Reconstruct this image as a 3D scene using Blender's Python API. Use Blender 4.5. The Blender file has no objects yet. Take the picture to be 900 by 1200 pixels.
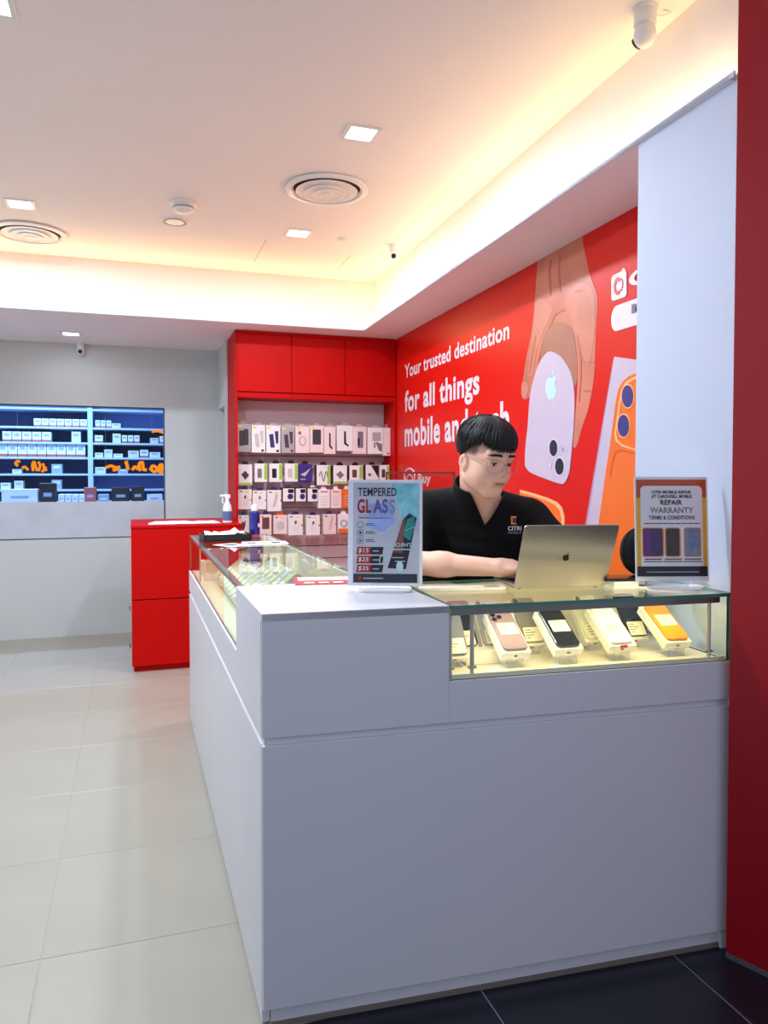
import bpy, bmesh, math, random
import numpy as np
from math import sin, cos, tan, radians, pi, atan2, sqrt
from mathutils import Vector, Matrix, Euler

# ------------------------------------------------------------------ camera, world, exposure
scene = bpy.context.scene
COL = scene.collection
F, CX, CY, CAMZ = 880.0, 450.0, 582.3, 1.40            # focal length and principal point of the 900 x 1200 photo
YAW, PIT = radians(18.47), radians(1.65)
f0 = Vector((sin(YAW), cos(YAW), 0)); r0 = Vector((cos(YAW), -sin(YAW), 0)); UZ = Vector((0, 0, 1))
fw = f0 * cos(PIT) - UZ * sin(PIT); up = UZ * cos(PIT) + f0 * sin(PIT)
CAM = Vector((0, 0, CAMZ))
cd = bpy.data.cameras.new('camera'); cam = bpy.data.objects.new('camera', cd); COL.objects.link(cam)
cd.sensor_width = 36; cd.lens = F / 1200 * 36; cd.shift_y = (CY - 600) / 1200; cd.clip_start = .05
cam.matrix_world = Matrix(((r0.x, up.x, -fw.x, 0), (r0.y, up.y, -fw.y, 0), (r0.z, up.z, -fw.z, CAMZ), (0, 0, 0, 1)))
scene.camera = cam
vs = scene.view_settings
scene.display_settings.display_device = 'sRGB'
vs.view_transform = 'Standard'; vs.look = 'None'; vs.gamma = 1; vs.use_curve_mapping = False
vs.exposure = 0.05
scene.cycles.use_denoising = True
scene.cycles.max_bounces = 10; scene.cycles.transparent_max_bounces = 24
wd = bpy.data.worlds.new('mall_light'); scene.world = wd; wd.use_nodes = True
wd.node_tree.nodes['Background'].inputs[0].default_value = (.72, .80, 1.0, 1)
wd.node_tree.nodes['Background'].inputs[1].default_value = .68

LAMP_W = 21.5; COVE_W = 10.0; CASE_W = 1.5; ROOM_W = 70.0

def ray(x, y): return fw + r0 * ((x - CX) / F) - up * ((y - CY) / F)
def at_z(x, y, z): d = ray(x, y); return CAM + d * ((z - CAMZ) / d.z)
def at_y(x, y, Y): d = ray(x, y); return CAM + d * (Y / d.y)
def at_x(x, y, X): d = ray(x, y); return CAM + d * (X / d.x)
def at_d(x, y, dep): d = ray(x, y); return CAM + d * (dep / (d.x * f0.x + d.y * f0.y))
def at_pl(x, y, p, n): d = ray(x, y); return CAM + d * ((Vector(p) - CAM).dot(n) / d.dot(n))

# ------------------------------------------------------------------ helpers
def S(r, g, b):
    return tuple(((c / 255) / 12.92 if c / 255 <= .04045 else ((c / 255 + .055) / 1.055) ** 2.4) for c in (r, g, b))
MATS = {}
def mat(name, rgb=(200, 200, 200), rough=.5, metal=0., spec=.5, noise=0., nscale=6., bump=0., bscale=60., coat=0., emit=None, estr=0., sub=0., sheen=0.):
    m = bpy.data.materials.new(name); m.use_nodes = True; nt = m.node_tree; b = nt.nodes['Principled BSDF']
    c = S(*rgb); b.inputs['Base Color'].default_value = (*c, 1)
    b.inputs['Roughness'].default_value = rough; b.inputs['Metallic'].default_value = metal
    b.inputs['Specular IOR Level'].default_value = spec; b.inputs['Coat Weight'].default_value = coat
    b.inputs['Coat Roughness'].default_value = .08
    if sub: b.inputs['Subsurface Weight'].default_value = sub; b.inputs['Subsurface Radius'].default_value = (.012, .005, .003); b.inputs['Subsurface Scale'].default_value = 1
    if sheen: b.inputs['Sheen Weight'].default_value = sheen
    if emit: b.inputs['Emission Color'].default_value = (*S(*emit), 1); b.inputs['Emission Strength'].default_value = estr
    tc = nt.nodes.new('ShaderNodeTexCoord')
    if noise or bump:
        n = nt.nodes.new('ShaderNodeTexNoise'); n.inputs['Scale'].default_value = nscale; n.inputs['Detail'].default_value = 4
        nt.links.new(tc.outputs['Object'], n.inputs['Vector'])
        if noise:
            r = nt.nodes.new('ShaderNodeValToRGB'); r.color_ramp.elements[0].position = .3; r.color_ramp.elements[1].position = .7
            r.color_ramp.elements[0].color = (*[max(0, v * (1 - noise)) for v in c], 1); r.color_ramp.elements[1].color = (*[min(1, v * (1 + noise)) for v in c], 1)
            nt.links.new(n.outputs['Fac'], r.inputs['Fac']); nt.links.new(r.outputs['Color'], b.inputs['Base Color'])
        if bump:
            n2 = nt.nodes.new('ShaderNodeTexNoise'); n2.inputs['Scale'].default_value = bscale; n2.inputs['Detail'].default_value = 3
            nt.links.new(tc.outputs['Object'], n2.inputs['Vector'])
            bp = nt.nodes.new('ShaderNodeBump'); bp.inputs['Strength'].default_value = bump; bp.inputs['Distance'].default_value = .002
            nt.links.new(n2.outputs['Fac'], bp.inputs['Height']); nt.links.new(bp.outputs['Normal'], b.inputs['Normal'])
    MATS[name] = m; return m
def glass(name, tint=(.93, .98, .96), ior=1.5, rough=0., haze=0.):
    m = bpy.data.materials.new(name); m.use_nodes = True; nt = m.node_tree; nt.nodes.clear()
    o = nt.nodes.new('ShaderNodeOutputMaterial'); t = nt.nodes.new('ShaderNodeBsdfTransparent'); t.inputs[0].default_value = (*tint, 1)
    g = nt.nodes.new('ShaderNodeBsdfGlossy'); g.inputs['Roughness'].default_value = rough
    fr = nt.nodes.new('ShaderNodeFresnel'); fr.inputs[0].default_value = ior
    mx = nt.nodes.new('ShaderNodeMixShader'); ge = nt.nodes.new('ShaderNodeNewGeometry'); iv = nt.nodes.new('ShaderNodeMath'); iv.operation = 'SUBTRACT'; iv.inputs[0].default_value = 1
    mu_ = nt.nodes.new('ShaderNodeMath'); mu_.operation = 'MULTIPLY'; nt.links.new(ge.outputs['Backfacing'], iv.inputs[1]); nt.links.new(fr.outputs[0], mu_.inputs[0]); nt.links.new(iv.outputs[0], mu_.inputs[1])
    nt.links.new(mu_.outputs[0], mx.inputs[0]); nt.links.new(t.outputs[0], mx.inputs[1]); nt.links.new(g.outputs[0], mx.inputs[2])
    last = mx
    if haze:
        df = nt.nodes.new('ShaderNodeBsdfDiffuse'); df.inputs[0].default_value = (.8, .84, .9, 1)
        m2 = nt.nodes.new('ShaderNodeMixShader'); m2.inputs[0].default_value = haze
        nt.links.new(mx.outputs[0], m2.inputs[1]); nt.links.new(df.outputs[0], m2.inputs[2]); last = m2
    nt.links.new(last.outputs[0], o.inputs[0]); MATS[name] = m; return m
def lamp_mat(name, rgb, strength):
    m = bpy.data.materials.new(name); m.use_nodes = True; nt = m.node_tree; nt.nodes.clear()
    o = nt.nodes.new('ShaderNodeOutputMaterial'); e = nt.nodes.new('ShaderNodeEmission')
    e.inputs[0].default_value = (*S(*rgb), 1); e.inputs[1].default_value = strength
    nt.links.new(e.outputs[0], o.inputs[0]); MATS[name] = m; return m

class B:
    """collects shapes and links them as ONE mesh object"""
    def __init__(s): s.v = []; s.f = []; s.m = []
    def add(s, vs_, fs, m=0):
        o = len(s.v); s.v += [tuple(v) for v in vs_]; s.f += [tuple(i + o for i in f) for f in fs]; s.m += [m] * len(fs); return s
    def box(s, x0, x1, y0, y1, z0, z1, m=0):
        return s.add([(x0, y0, z0), (x1, y0, z0), (x1, y1, z0), (x0, y1, z0), (x0, y0, z1), (x1, y0, z1), (x1, y1, z1), (x0, y1, z1)],
                     [(0, 3, 2, 1), (4, 5, 6, 7), (0, 1, 5, 4), (1, 2, 6, 5), (2, 3, 7, 6), (3, 0, 4, 7)], m)
    def prism(s, pts, z0, z1, m=0, top=None):
        n = len(pts); t = top or pts
        vs_ = [(p[0], p[1], z0) for p in pts] + [(p[0], p[1], z1) for p in t]
        return s.add(vs_, [tuple(range(n))[::-1], tuple(range(n, 2 * n))] + [(i, (i + 1) % n, n + (i + 1) % n, n + i) for i in range(n)], m)
    def plate(s, pts, y0, y1, m=0):            # polygon in x,z, between y0 (front) and y1
        n = len(pts)
        a = sum(pts[i][0] * pts[(i + 1) % n][1] - pts[(i + 1) % n][0] * pts[i][1] for i in range(n))
        if a < 0: pts = pts[::-1]
        vs_ = [(p[0], y0, p[1]) for p in pts] + [(p[0], y1, p[1]) for p in pts]
        return s.add(vs_, [tuple(range(n)), tuple(range(n, 2 * n))[::-1]] + [(i, n + i, n + (i + 1) % n, (i + 1) % n) for i in range(n)], m)
    def lathe(s, prof, n=24, c=(0, 0, 0), axis='z', m=0):
        k = len(prof); vs_ = []; fs = []
        for i in range(n):
            a = 2 * pi * i / n
            for r, h in prof:
                p = (r * cos(a), r * sin(a), h)
                if axis == 'y': p = (p[0], h, p[1])
                if axis == 'x': p = (h, p[0], p[1])
                vs_.append((p[0] + c[0], p[1] + c[1], p[2] + c[2]))
        for i in range(n):
            j = (i + 1) % n
            for q in range(k - 1): fs.append((i * k + q, j * k + q, j * k + q + 1, i * k + q + 1))
        if prof[0][0] > 1e-6: fs.append(tuple(i * k for i in range(n))[::-1])
        if prof[-1][0] > 1e-6: fs.append(tuple(i * k + k - 1 for i in range(n)))
        return s.add(vs_, fs, m)
    def tube(s, pts, r, n=8, m=0, closed=False, flat=1.0):
        pts = [Vector(p) for p in pts]; k = len(pts); vs_ = []; fs = []; prev = None
        rr = r if isinstance(r, (list, tuple)) else [r] * k
        for i, p in enumerate(pts):
            if closed: t = pts[(i + 1) % k] - pts[i - 1]
            else: t = pts[min(i + 1, k - 1)] - pts[max(i - 1, 0)]
            t = t.normalized() if t.length > 1e-9 else Vector((0, 0, 1))
            if prev is None: u = t.cross(Vector((0, 0, 1)) if abs(t.z) < .9 else Vector((1, 0, 0)))
            else: u = prev - t * prev.dot(t)
            u.normalize(); prev = u; w = t.cross(u)
            for j in range(n):
                a = 2 * pi * j / n; vs_.append(p + (u * cos(a) + w * sin(a) * flat) * rr[i])
        for i in range(k if closed else k - 1):
            i2 = (i + 1) % k
            for j in range(n): fs.append((i * n + j, i * n + (j + 1) % n, i2 * n + (j + 1) % n, i2 * n + j))
        if not closed: fs += [tuple(range(n))[::-1], tuple(range((k - 1) * n, k * n))]
        return s.add(vs_, fs, m)
    def ball(s, c, r, n=16, k=10, m=0):
        r = r if isinstance(r, (tuple, list)) else (r, r, r)
        vs_ = [(c[0], c[1], c[2] - r[2])]
        for i in range(1, k):
            ph = -pi / 2 + pi * i / k
            for j in range(n): a = 2 * pi * j / n; vs_.append((c[0] + r[0] * cos(ph) * cos(a), c[1] + r[1] * cos(ph) * sin(a), c[2] + r[2] * sin(ph)))
        vs_.append((c[0], c[1], c[2] + r[2])); fs = []
        for j in range(n): fs.append((0, 1 + (j + 1) % n, 1 + j)); fs.append((len(vs_) - 1, 1 + (k - 2) * n + j, 1 + (k - 2) * n + (j + 1) % n))
        for i in range(k - 2):
            for j in range(n): fs.append((1 + i * n + j, 1 + i * n + (j + 1) % n, 1 + (i + 1) * n + (j + 1) % n, 1 + (i + 1) * n + j))
        return s.add(vs_, fs, m)
    def mesh(s, name, mats, bevel=0, smooth=False, segs=2):
        me = bpy.data.meshes.new(name); me.from_pydata(s.v, [], s.f)
        for q in (mats if isinstance(mats, (list, tuple)) else [mats]): me.materials.append(q)
        me.polygons.foreach_set('material_index', s.m)
        bm = bmesh.new(); bm.from_mesh(me); bmesh.ops.recalc_face_normals(bm, faces=bm.faces)
        if bevel:
            es = [e for e in bm.edges if len(e.link_faces) == 2 and e.calc_face_angle(0) > .6]
            bmesh.ops.bevel(bm, geom=es, offset=bevel, segments=segs, profile=.6, affect='EDGES', clamp_overlap=True)
        if smooth:
            for fc in bm.faces: fc.smooth = True
            for e in bm.edges:
                if len(e.link_faces) == 2 and e.calc_face_angle(0) > .7: e.smooth = False
        bm.to_mesh(me); bm.free(); return me
    def obj(s, name, mats, parent=None, loc=(0, 0, 0), rot=(0, 0, 0), bevel=0, smooth=False, segs=2):
        return link(name, s.mesh(name, mats, bevel, smooth, segs), parent, loc, rot)
def link(name, data, parent=None, loc=(0, 0, 0), rot=(0, 0, 0)):
    o = bpy.data.objects.new(name, data); COL.objects.link(o); o.parent = parent; o.location = loc; o.rotation_euler = rot; return o
def tag(o, label, cat, group=None, kind=None):
    o['label'] = label; o['category'] = cat
    if group: o['group'] = group
    if kind: o['kind'] = kind
    return o
def struct(o, label=None):
    o['kind'] = 'structure'
    if label: o['label'] = label
    return o
def thing(name, label, cat, loc=(0, 0, 0), rz=0, group=None, rot=None):
    return tag(link(name, None, None, loc, rot or (0, 0, rz)), label, cat, group)
def copy_tree(o, parent=None):
    c = o.copy(); COL.objects.link(c); c.parent = parent
    for ch in list(o.children): copy_tree(ch, c)
    return c
def rrect(w, h, r, n=4, cx=0, cy=0):
    p = []
    for (sx, sy, a0) in ((1, -1, -90), (1, 1, 0), (-1, 1, 90), (-1, -1, 180)):
        for i in range(n + 1):
            a = radians(a0 + 90 * i / n); p.append((cx + sx * (w / 2 - r) + r * cos(a), cy + sy * (h / 2 - r) + r * sin(a)))
    return p
def ell(cx, cy, rx, ry, n=20): return [(cx + rx * cos(2 * pi * i / n), cy + ry * sin(2 * pi * i / n)) for i in range(n)]
def lettering(body, parent, m, x0, x1, z0, z1, y, bold=0., th=.0006, mirror=False, name='lettering', slant=0., fit=True):
    cu = bpy.data.curves.new('t', 'FONT'); cu.body = body; cu.size = 1; cu.offset = bold; cu.space_character = 1 + 2.2 * bold; cu.resolution_u = 3 if z1 - z0 < .03 else 7
    ob = bpy.data.objects.new('t', cu); COL.objects.link(ob)
    dg = bpy.context.evaluated_depsgraph_get(); me0 = bpy.data.meshes.new_from_object(ob.evaluated_get(dg))
    bpy.data.objects.remove(ob); bpy.data.curves.remove(cu)
    bm = bmesh.new(); bm.from_mesh(me0); bpy.data.meshes.remove(me0)
    bmesh.ops.remove_doubles(bm, verts=bm.verts, dist=1e-5)
    xs = [v.co.x for v in bm.verts]; ys = [v.co.y for v in bm.verts]; ax, bx, ay, by = min(xs), max(xs), min(ys), max(ys)
    for v in bm.verts:
        u = (v.co.x - ax) / (bx - ax); w = (v.co.y - ay) / (by - ay)
        if mirror: u = 1 - u
        v.co = Vector((x0 + (x1 - x0) * u + slant * (w - .5), y, z0 + (z1 - z0) * w))
    me = bpy.data.meshes.new(name); bm.to_mesh(me); bm.free(); me.materials.append(m)
    return link(name, me, parent)
def flat(name, pts, m, parent, y, th=.0008, **k): return B().plate(pts, y, y + th).obj(name, m, parent, **k)
def area(name, parent, loc, rot, sx, sy, watts, rgb, spread=None):
    ld = bpy.data.lights.new(name, 'AREA'); ld.shape = 'RECTANGLE'; ld.size = sx; ld.size_y = sy; ld.energy = watts; ld.color = S(*rgb)
    if spread: ld.spread = radians(spread)
    o = bpy.data.objects.new(name, ld); COL.objects.link(o); o.parent = parent; o.location = loc; o.rotation_euler = rot; return o
ORD = ['first', 'second', 'third', 'fourth', 'fifth', 'sixth', 'seventh', 'eighth', 'ninth', 'tenth', 'eleventh', 'twelfth', 'thirteenth', 'fourteenth', 'fifteenth']

# ------------------------------------------------------------------ materials
white = mat('white_laminate', (216, 215, 221), .38, noise=.012, nscale=3)
wallm = mat('white_paint', (204, 210, 208), .7, noise=.02, nscale=2, bump=.05)
ceilm = mat('ceiling_paint', (246, 240, 237), .8, noise=.015, nscale=1.5)
pierm = mat('mall_tinted_pier_paint', (206, 215, 236), .6, noise=.01)  # white paint with the mall's bluish light tinted into its colour
redlam = mat('red_laminate', (194, 4, 2), .5, noise=.04, nscale=4, spec=.14)
redcol = mat('red_gloss_column', (160, 2, 20), .3, noise=.03, nscale=2)
tile_l = mat('pale_porcelain_tile', (166, 160, 146), .33, noise=.045, nscale=2.2)
grout = mat('grout', (168, 163, 150), .8)
tile_d = mat('dark_porcelain_tile', (24, 26, 40), .3, noise=.2, nscale=3)
grout_d = mat('dark_grout', (170, 172, 180), .8)
alu = mat('aluminium', (190, 190, 188), .32, metal=.9)
aludark = mat('dark_channel_metal', (120, 116, 112), .3, metal=.8)  # dark aluminium of the front showcase light channel
black = mat('black_plastic', (14, 14, 16), .35)
blackmatte = mat('black_fabric', (4, 4, 4), .85, bump=.3, bscale=300)
wplast = mat('white_plastic', (236, 236, 234), .35)
greyplast = mat('grey_plastic', (150, 150, 150), .5)
clear = glass('clear_glass', (.965, .985, .975), 1.42)
acrylic = glass('clear_acrylic', (.985, .99, .99), 1.3, 0, .12)
edge = mat('green_glass_edge', (40, 120, 100), .12, spec=.6)
paper = mat('white_paper', (240, 240, 236), .6)
cream = mat('cream_card', (236, 230, 205), .55)
brass = mat('brass', (196, 158, 80), .25, metal=.9)
inkblk = mat('dark_ink', (22, 24, 38), .5)
inkred = mat('red_ink', (165, 18, 30), .5)
lampm = lamp_mat('led_diffuser', (238, 250, 255), 9.0)
warmled = lamp_mat('warm_led_strip', (255, 214, 130), 3.0)

# ------------------------------------------------------------------ key places (metres; camera at x=0, y=0)
ZC, ZS, ZT = 2.93, 2.534, 1.057                       # ceiling, soffit, counter top
C0 = Vector((.298, 1.846, 0)); FA = radians(-4.06)     # counter corner, direction of the counter front
WY = 7.02                                              # far wall
XL = -2.07                                             # shop's other side wall
lipA, lipB = Vector((1.728, 5.664)), Vector((1.628, 1.70))
def lipx(Y): return lipB.x + (lipA.x - lipB.x) * (Y - lipB.y) / (lipA.y - lipB.y)
def murx(Y): return 2.092 + (2.024 - 2.092) * (5.886 - Y) / (5.886 - 2.688)

# ------------------------------------------------------------------ setting
T = .6
fl = struct(B().box(XL, 2.2, 1.85, WY, -.05, -.0015).obj('floor', grout), 'pale porcelain tiled shop floor')
tm = B().box(.0009, T - .0009, .0009, T - .0009, -.03, 0).mesh('tile', tile_l, bevel=.002, segs=1)
tmb = {}
for i in range(-3, 4):
    for j in range(9):
        x, y = -.266 + i * T, 1.737 + j * T
        if x < XL - .01 or x > 2: continue
        w = min(T, 2.2 - x, T); h = min(T, WY - y)
        if j == 0: y += .113; h -= .113
        if w < T - .01 or h < T - .01:
            if w < .05 or h < .05: continue
            link('tile', B().box(.0015, w - .0015, .0015, h - .0015, -.03, 0).mesh('tile', tile_l, bevel=.002, segs=1), fl, (x, y, 0))
        else: link('tile', tm, fl, (x, y, 0))
fo = struct(B().box(-2.7, 2.9, -1.3, 1.85, -.05, -.004).obj('floor_outside', grout_d), 'dark tiled walkway in front of the shop')
td = B().box(.0025, T - .0025, .0025, T - .0025, -.03, 0).mesh('tile', tile_d, bevel=.002, segs=1)
for i in range(-6, 4):
    for j in range(5): link('tile', td, fo, (.887 + i * T, 1.85 - (j + 1) * T, 0))
# ceiling tray, soffits and light coves
cw = .10
ce = struct(B().box(XL, 2.3, 1.60, 5.78, ZC, ZC + .08).obj('ceiling', ceilm), 'white raised ceiling lit by warm coves')
def quadprism(name, pts, z0, z1, m, **k): return B().prism(pts, z0, z1).obj(name, m, **k)
sf = struct(quadprism('ceiling_soffit_back', [(XL, 5.67), (1.728, 5.664), (2.2, 5.664), (2.2, WY), (XL, WY)], ZS, ZS + .010, ceilm), 'lowered white ceiling along the far wall')
struct(quadprism('ceiling_soffit_side', [(lipx(1.76), 1.76), (2.2, 1.76), (2.2, 5.66), (lipx(5.66), 5.66)], ZS, ZS + .010, ceilm), 'lowered white ceiling over the red advert wall')
struct(B().box(XL, 1.83, 5.735, 5.80, ZS + .010, ZC).obj('wall_cove_back', ceilm), 'cove face lit warm along the far soffit')
struct(quadprism('wall_cove_side', [(lipx(1.76) + cw, 1.76), (lipx(1.76) + cw + .06, 1.76), (lipx(5.735) + cw + .06, 5.735), (lipx(5.735) + cw, 5.735)], ZS + .010, ZC, ceilm), 'cove face lit warm along the advert wall')
struct(B().box(XL, 1.74, 5.664, 5.670, ZS - .0005, ZS + .016).obj('trim_1', pierm), 'thin white lip of the far light cove')
struct(quadprism('trim_2', [(lipx(1.74), 1.74), (lipx(1.74) + .006, 1.74), (lipx(5.67) + .006, 5.67), (lipx(5.67), 5.67)], ZS - .0005, ZS + .016, pierm), 'thin white lip of the side light cove')
# access hatch in the ceiling: two thin seams
for i, (a, b) in enumerate((((312, 281), (298, 306)), ((411, 299), (396, 315)))):
    p, q = at_z(*a, ZC), at_z(*b, ZC)
    d = (q - p); n = Vector((-d.y, d.x, 0)).normalized() * .002
    struct(B().prism([(p + n)[:2], (q + n)[:2], (q - n)[:2], (p - n)[:2]], ZC - .0015, ZC + .01).obj('trim_%d' % (3 + i), mat('seam%d' % i, (190, 175, 150), .8)), 'fine seam of an access hatch in the ceiling')
# walls
mural_dir = Vector((-.0213, -.9998, 0)).normalized(); MUR0 = Vector((2.092, 5.886, 0)); MUR_N = Vector((mural_dir.y, -mural_dir.x, 0))
mural_rz = atan2(mural_dir.y, mural_dir.x)
muralm = mat('red_printed_vinyl', (216, 22, 8), .38, spec=.25, noise=.03, nscale=1.5, bump=.06, bscale=350)
wr = struct(B().box(-.30, 4.6, 0, .1, 0, ZS).obj('wall_right', muralm, None, MUR0, (0, 0, mural_rz)), 'red printed advert wall behind the counter')
winx1 = at_y(193, 480, WY).x; winz1 = at_y(193, 478, WY).z; winz0 = at_y(193, 629, WY).z; winzm = at_y(193, 587, WY).z
SX = .745                                                            # side wall beside the tall cabinet
b = B().box(XL, winx1, WY, WY + .12, 0, winz0).box(winx1, SX + .1, WY, WY + .12, 0, ZS + .01).box(XL, winx1, WY, WY + .12, winz1, ZS + .01).box(XL, -1.75, WY, WY + .12, winz0, winz1)
struct(b.obj('wall_back', wallm), 'white far wall with a shop window')
struct(B().box(XL - .1, XL, 1.737, WY + .12, 0, ZC).obj('wall_left', wallm), 'white side wall')
dY0, dY1, dz = 6.52, 6.96, at_x(262, 476, SX).z
struct(B().box(SX, SX + .1, 6.43, dY0, 0, ZS).box(SX, SX + .1, dY1, WY, 0, ZS).box(SX, SX + .1, dY0, dY1, dz, ZS).obj('wall_side', wallm), 'short white wall beside the tall red cabinet')
dr = struct(B().box(SX + .06, SX + .1, dY0, dY1, 0, dz).obj('door_1', mat('pale_blue_door', (168, 186, 196), .4)), 'pale door recessed in the short side wall')
B().box(SX + .045, SX + .06, dY0 + .05, dY0 + .06, .95, 1.07).obj('door_handle', alu, dr, bevel=.003)
# window of the neighbouring shop
fm = mat('dark_window_frame', (70, 78, 100), .4)
wi = struct(B().box(-1.75, winx1, WY + .03, WY + .05, winz1 - .012, winz1).box(winx1 - .012, winx1, WY + .03, WY + .05, winz0, winz1).box(-1.75, winx1, WY + .03, WY + .05, winz0, winz0 + .01).obj('window_1', fm), 'wide window onto the next shop')
B().box(-1.75, winx1 - .012, WY + .036, WY + .042, winzm, winz1 - .012).obj('pane', glass('window_glass', (.90, .95, 1.0), 1.25), wi)
fro = mat('frosted_film', (196, 204, 214), .22, noise=.06, nscale=5)
B().box(-1.75, winx1 - .012, WY + .02, WY + .03, winz0 + .01, winzm).obj('frosted_panel', fro, wi)
# white pier at the shopfront end of the advert wall
pt0, pt1 = at_z(748.4, 163.2, ZS + .0165), at_z(865, 84.4, ZS + .0165)
pb0, pb1 = at_x(743, 690, 1.705), at_x(853.5, 690, 1.70)
def quadpier():
    t = .34; tops = [(pt0.x, pt0.y), (pt1.x + .0, pt1.y - .05), (pt1.x + t, pt1.y - .05), (pt0.x + t, pt0.y)]
    k = (ZS - pb0.z) / (pb0.z - 0)
    bots = [(pb0.x, pb0.y), (pb1.x, pb1.y - .05), (pb1.x + t, pb1.y - .05), (pb0.x + t, pb0.y)]
    return B().prism(bots, ZT - .2, ZS + .0165, 0, tops)
struct(quadpier().obj('wall_pier', pierm), 'white pier beside the red shopfront column')
ptb = [(pb0.x, pb0.y), (pb1.x, pb1.y - .05), (pb1.x + .34, pb1.y - .05), (pb0.x + .34, pb0.y)]
struct(B().prism(ptb, 0, ZT - .2).obj('wall_pier_foot', pierm), 'hidden foot of the white pier')
# red shopfront column
ra = at_z(850.5, 1121, 0); rd = Vector((.385, -.923, 0)).normalized(); rn = Vector((.923, .385, 0))
q = [ra, ra + rd * .75, ra + rd * .75 + rn * .5, ra + rn * .5 + rd * .1, ra + rn * .12 ]
q = [ra, ra + rd * .75, ra + rd * .75 + rn * .5, ra + rn * .35]
struct(B().prism([p[:2] for p in q], .012, 3.3).obj('column_red', redcol), 'glossy dark red shopfront column')
struct(B().prism([(p - rn * .004)[:2] for p in q], 0, .014).obj('trim_5', mat('grey_skirting', (90, 88, 92), .5)), 'thin grey strip at the foot of the red column')

# ------------------------------------------------------------------ ceiling fixtures
def led_strip(name, label, pts, wdt, watts, rot, size, loc):
    o = thing(name, label, 'light strip', (0, 0, 0)); B().prism(pts, ZS + .0105, ZS + .014).obj('strip', warmled, o)
    area('lamp', o, loc, rot, size, wdt, watts, (255, 206, 128)); return o
led_strip('cove_light_strip', 'warm light strip lying in the cove along the far wall', [(XL + .02, 5.69), (1.72, 5.69), (1.72, 5.705), (XL + .02, 5.705)], .03, COVE_W, (radians(180 + 60), 0, 0), 3.7, (-.15, 5.70, ZS + .03))
ym = (1.8 + 5.65) / 2
led_strip('cove_light_strip', 'warm light strip lying in the cove along the advert wall', [(lipx(1.8) + .035, 1.8), (lipx(1.8) + .05, 1.8), (lipx(5.64) + .05, 5.64), (lipx(5.64) + .035, 5.64)], .03, COVE_W, (radians(180 + 60), radians(0), radians(90) + atan2(-(lipA.x - lipB.x), lipA.y - lipB.y)), 3.8, (lipx(ym) + .05, ym, ZS + .03))
def downlight(x, y, z, s, label, w=LAMP_W):
    o = thing('downlight', label, 'ceiling light', (x, y, z), 0, 'square ceiling downlights'); h = s / 2; k = h * .76
    B().box(-h, h, -h, -k, -.006, 0).box(-h, h, k, h, -.006, 0).box(-h, -k, -k, k, -.006, 0).box(k, h, -k, k, -.006, 0).obj('frame', wplast, o, bevel=.0015, segs=1)
    B().box(-k, k, -k, k, -.003, 0).obj('diffuser', lampm, o)
    area('lamp', o, (0, 0, -.012), (0, 0, 0), 2 * k, 2 * k, w, (226, 240, 255)); return o
d = at_z(423, 156, ZC); downlight(d.x, d.y, ZC, .155, 'square lit downlight nearest the counter, between vent and front', LAMP_W * .95)
d = at_z(349.5, 273, ZC); downlight(d.x, d.y, ZC, .155, 'square lit downlight between the round vent and the red cabinet')
d = at_z(24, 239, ZC); downlight(d.x, d.y, ZC, .155, 'square lit downlight beside the vent at the photo\'s edge', LAMP_W * 2.0)
d = at_z(83, 391, ZS); downlight(d.x, d.y, ZS, .155, 'square lit downlight in the low ceiling before the window wall', LAMP_W * .09)
d = at_z(-14, 1, ZC); downlight(d.x, d.y, ZC, .155, 'square downlight cut off by the photo\'s upper corner', LAMP_W * 2.6)
def vent(px, py, label):
    p = at_z(px, py, ZC); o = thing('air_vent', label, 'air vent', (p.x, p.y, ZC), 0, 'round ceiling air vents')
    B().lathe([(.205, 0), (.222, -.004), (.222, -.012), (.19, -.018), (.178, -.006), (.178, 0)], 40).obj('outer_ring', wplast, o, smooth=True)
    for r1, r2, z in ((.166, .138, -.020), (.120, .096, -.028), (.076, .054, -.034)):
        B().lathe([(r1, z + .002), (r1, z), (r2, z + .024), (r2 - .004, z + .026), (r1 - .004, z + .004)], 36).obj('cone_ring', wplast, o, smooth=True)
    B().lathe([(.0, -.036), (.028, -.036), (.034, -.030), (.022, -.012), (0, -.012)], 24).obj('hub', wplast, o, smooth=True)
    B().lathe([(0, -.0005), (.178, -.0005), (.178, 0), (0, 0)], 32).obj('dark_duct', mat('vent_duct', (60, 56, 52), .8), o)
    return o
vent(383, 221, 'round white air vent between two downlights near the counter'); vent(35, 272, 'round white air vent at the photo\'s edge')
def disc(name, px, py, prof, label, cat, mt=wplast, n=28):
    p = at_z(px, py, ZC); o = thing(name, label, cat, (p.x, p.y, ZC)); return o
o = disc('smoke_detector', 215, 237, None, 'white dome smoke detector on the ceiling', 'smoke detector')
B().lathe([(.075, 0), (.078, -.012), (.070, -.016), (0, -.016)], 28).obj('base', wplast, o, smooth=True)
B().lathe([(.052, -.016), (.058, -.024), (.056, -.046), (.044, -.056), (0, -.058)], 28).obj('dome', wplast, o, smooth=True)
B().lathe([(.059, -.030), (.0595, -.034), (.059, -.038), (.056, -.038), (.056, -.030)], 28).obj('slot', greyplast, o)
o = disc('ceiling_speaker', 205, 259, None, 'flat round white ceiling speaker beyond the smoke detector', 'speaker')
B().lathe([(.082, 0), (.080, -.006), (.07, -.008), (0, -.010)], 28).obj('cover', wplast, o, smooth=True); B().lathe([(.072, -.0081), (.070, -.0095), (.066, -.0085)], 28).obj('ring', greyplast, o)
o = disc('ceiling_sensor', 402, 280, None, 'tiny white ceiling sensor disc beside a downlight', 'sensor')
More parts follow.
